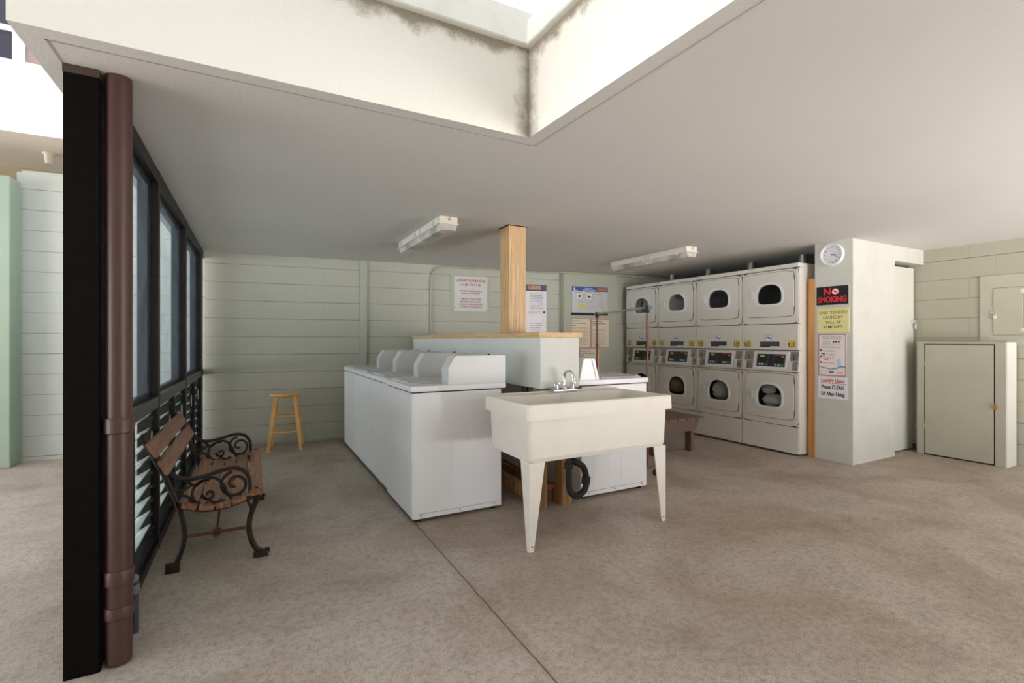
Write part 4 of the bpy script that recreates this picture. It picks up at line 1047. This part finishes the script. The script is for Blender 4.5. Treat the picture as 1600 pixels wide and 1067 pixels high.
s = on_col('clean_up_notice', 'white paper notice reading Laundry Users Please CLEAN UP After Using', 'notice', 2.926)
MB().box(0, .285, -.002, 0, .625, .845).build('paper', mat('white_sheet', (230, 230, 234), .5), s)
k = MB(); text_bm(k, 'Laundry Users', .052, .140, .805, -.0024, bold=.028, sx=.72); k.box(.012, .268, -.0026, -.002, .776, .780); k.build('red_heading', mat('heading_red', (196, 50, 50), .5), s)
k = MB(); text_bm(k, 'Please CLEAN\nUP After Using', .052, .140, .705, -.0024, bold=.028, sx=.70, ls=1.35); k.build('lettering', M_ink, s)

# ---------------------------------------------------------------- low utility cabinet on the right
cb = thing('utility_cabinet', 'low pale green wooden utility cabinet with a strap-hinged door', 'cabinet', (6.31, 2.566, 0), -PI/2)
CW = .70; CD = RX-6.31-.018
f = MB().box(0, .065, 0, .02, 0, 1.185, .002).box(CW-.075, CW, 0, .02, 0, 1.185, .002).box(.065, CW-.075, 0, .02, 1.172, 1.185)
f.box(0, CW, .02, CD-.001, 0, 1.18).box(-.004, CW+.004, -.004, CD-.001, 1.18, 1.196, .002)
f.build('carcass', M_cab, cb)
MB().box(CW, CW+.012, .0, CD-.001, 0, 1.19, .002).build('side_panel', mat('side_lit_paint', (214, 212, 202), .6), cb)  # cabinet side painted lighter to carry the daylight falling on it
MB().box(.062, CW-.072, .006, .012, 0, 1.176).build('shadow_gap', M_foot, cb)
dr = MB().box(.074, CW-.086, -.003, .018, .014, 1.162, .002).build('door', M_cab, cb)
for z in (.30, .96):
    MB().prism([(.066, z+.022), (.078, z+.022), (.16, z+.008), (.162, z), (.078, z-.012), (.066, z-.012)], -.006, -.003, 'Y').box(.030, .062, -.003, .0, z-.02, z+.03).disc((.064, -.004, z-.024), .005, .058, 'Z', 10).build('strap_hinge', M_cab, dr)
hp = MB().box(CW-.115, CW-.080, -.008, -.003, .575, .605, .001).box(CW-.080, CW-.055, -.010, -.004, .582, .598).build('hasp', M_cab, dr)
MB().box(CW-.078, CW-.054, -.034, -.012, .545, .578, .003).tube(smooth_path([(CW-.074, -.023, .577), (CW-.073, -.023, .60), (CW-.066, -.023, .607), (CW-.059, -.023, .60), (CW-.058, -.023, .577)], 4), .003, 8).build('padlock', M_brass, hp)

s = thing('access_panel', 'painted plywood access panel with a small padlocked door on the right wall', 'panel', (RX, 2.125, 0), -PI/2)
MB().box(0, .95, -.016, 0, 1.165, 1.858, .002).build('board', mat('access_paint', (168, 165, 147), .6, var=.2, vscale=4), s)
MB().box(.100, .318, -.018, -.016, 1.262, 1.732).build('door_gap', mat('panel_gap', (110, 100, 76), .7), s)
d = MB().box(.104, .314, -.024, -.016, 1.266, 1.728, .002).build('small_door', mat('access_paint', (0, 0, 0)), s)
hp = MB().box(.085, .115, -.030, -.016, 1.475, 1.50, .002).box(.115, .165, -.028, -.024, 1.505, 1.52, .001).box(.075, .118, -.022, -.016, 1.435, 1.465, .001).build('hasp', mat('access_paint', (0, 0, 0)), d)
MB().box(.108, .134, -.045, -.026, 1.425, 1.455, .003).tube([(.113, -.036, 1.455), (.113, -.036, 1.475), (.129, -.036, 1.475), (.129, -.036, 1.455)], .0025, 8).build('padlock', M_steelp, hp)
for z in (1.31, 1.69): MB().disc((.316, -.024, z-.02), .005, .04, 'Z', 10).box(.30, .33, -.026, -.02, z-.02, z+.02).build('hinge', M_steelp, d)
for x, z in ((.055, 1.74), (.055, 1.24), (.42, 1.75), (.42, 1.23), (.88, 1.74), (.88, 1.24)):
    MB().disc((x, -.016, z), .014, -.006, 'Y', 14).build('bolt_head', mat('access_paint', (0, 0, 0)), s)
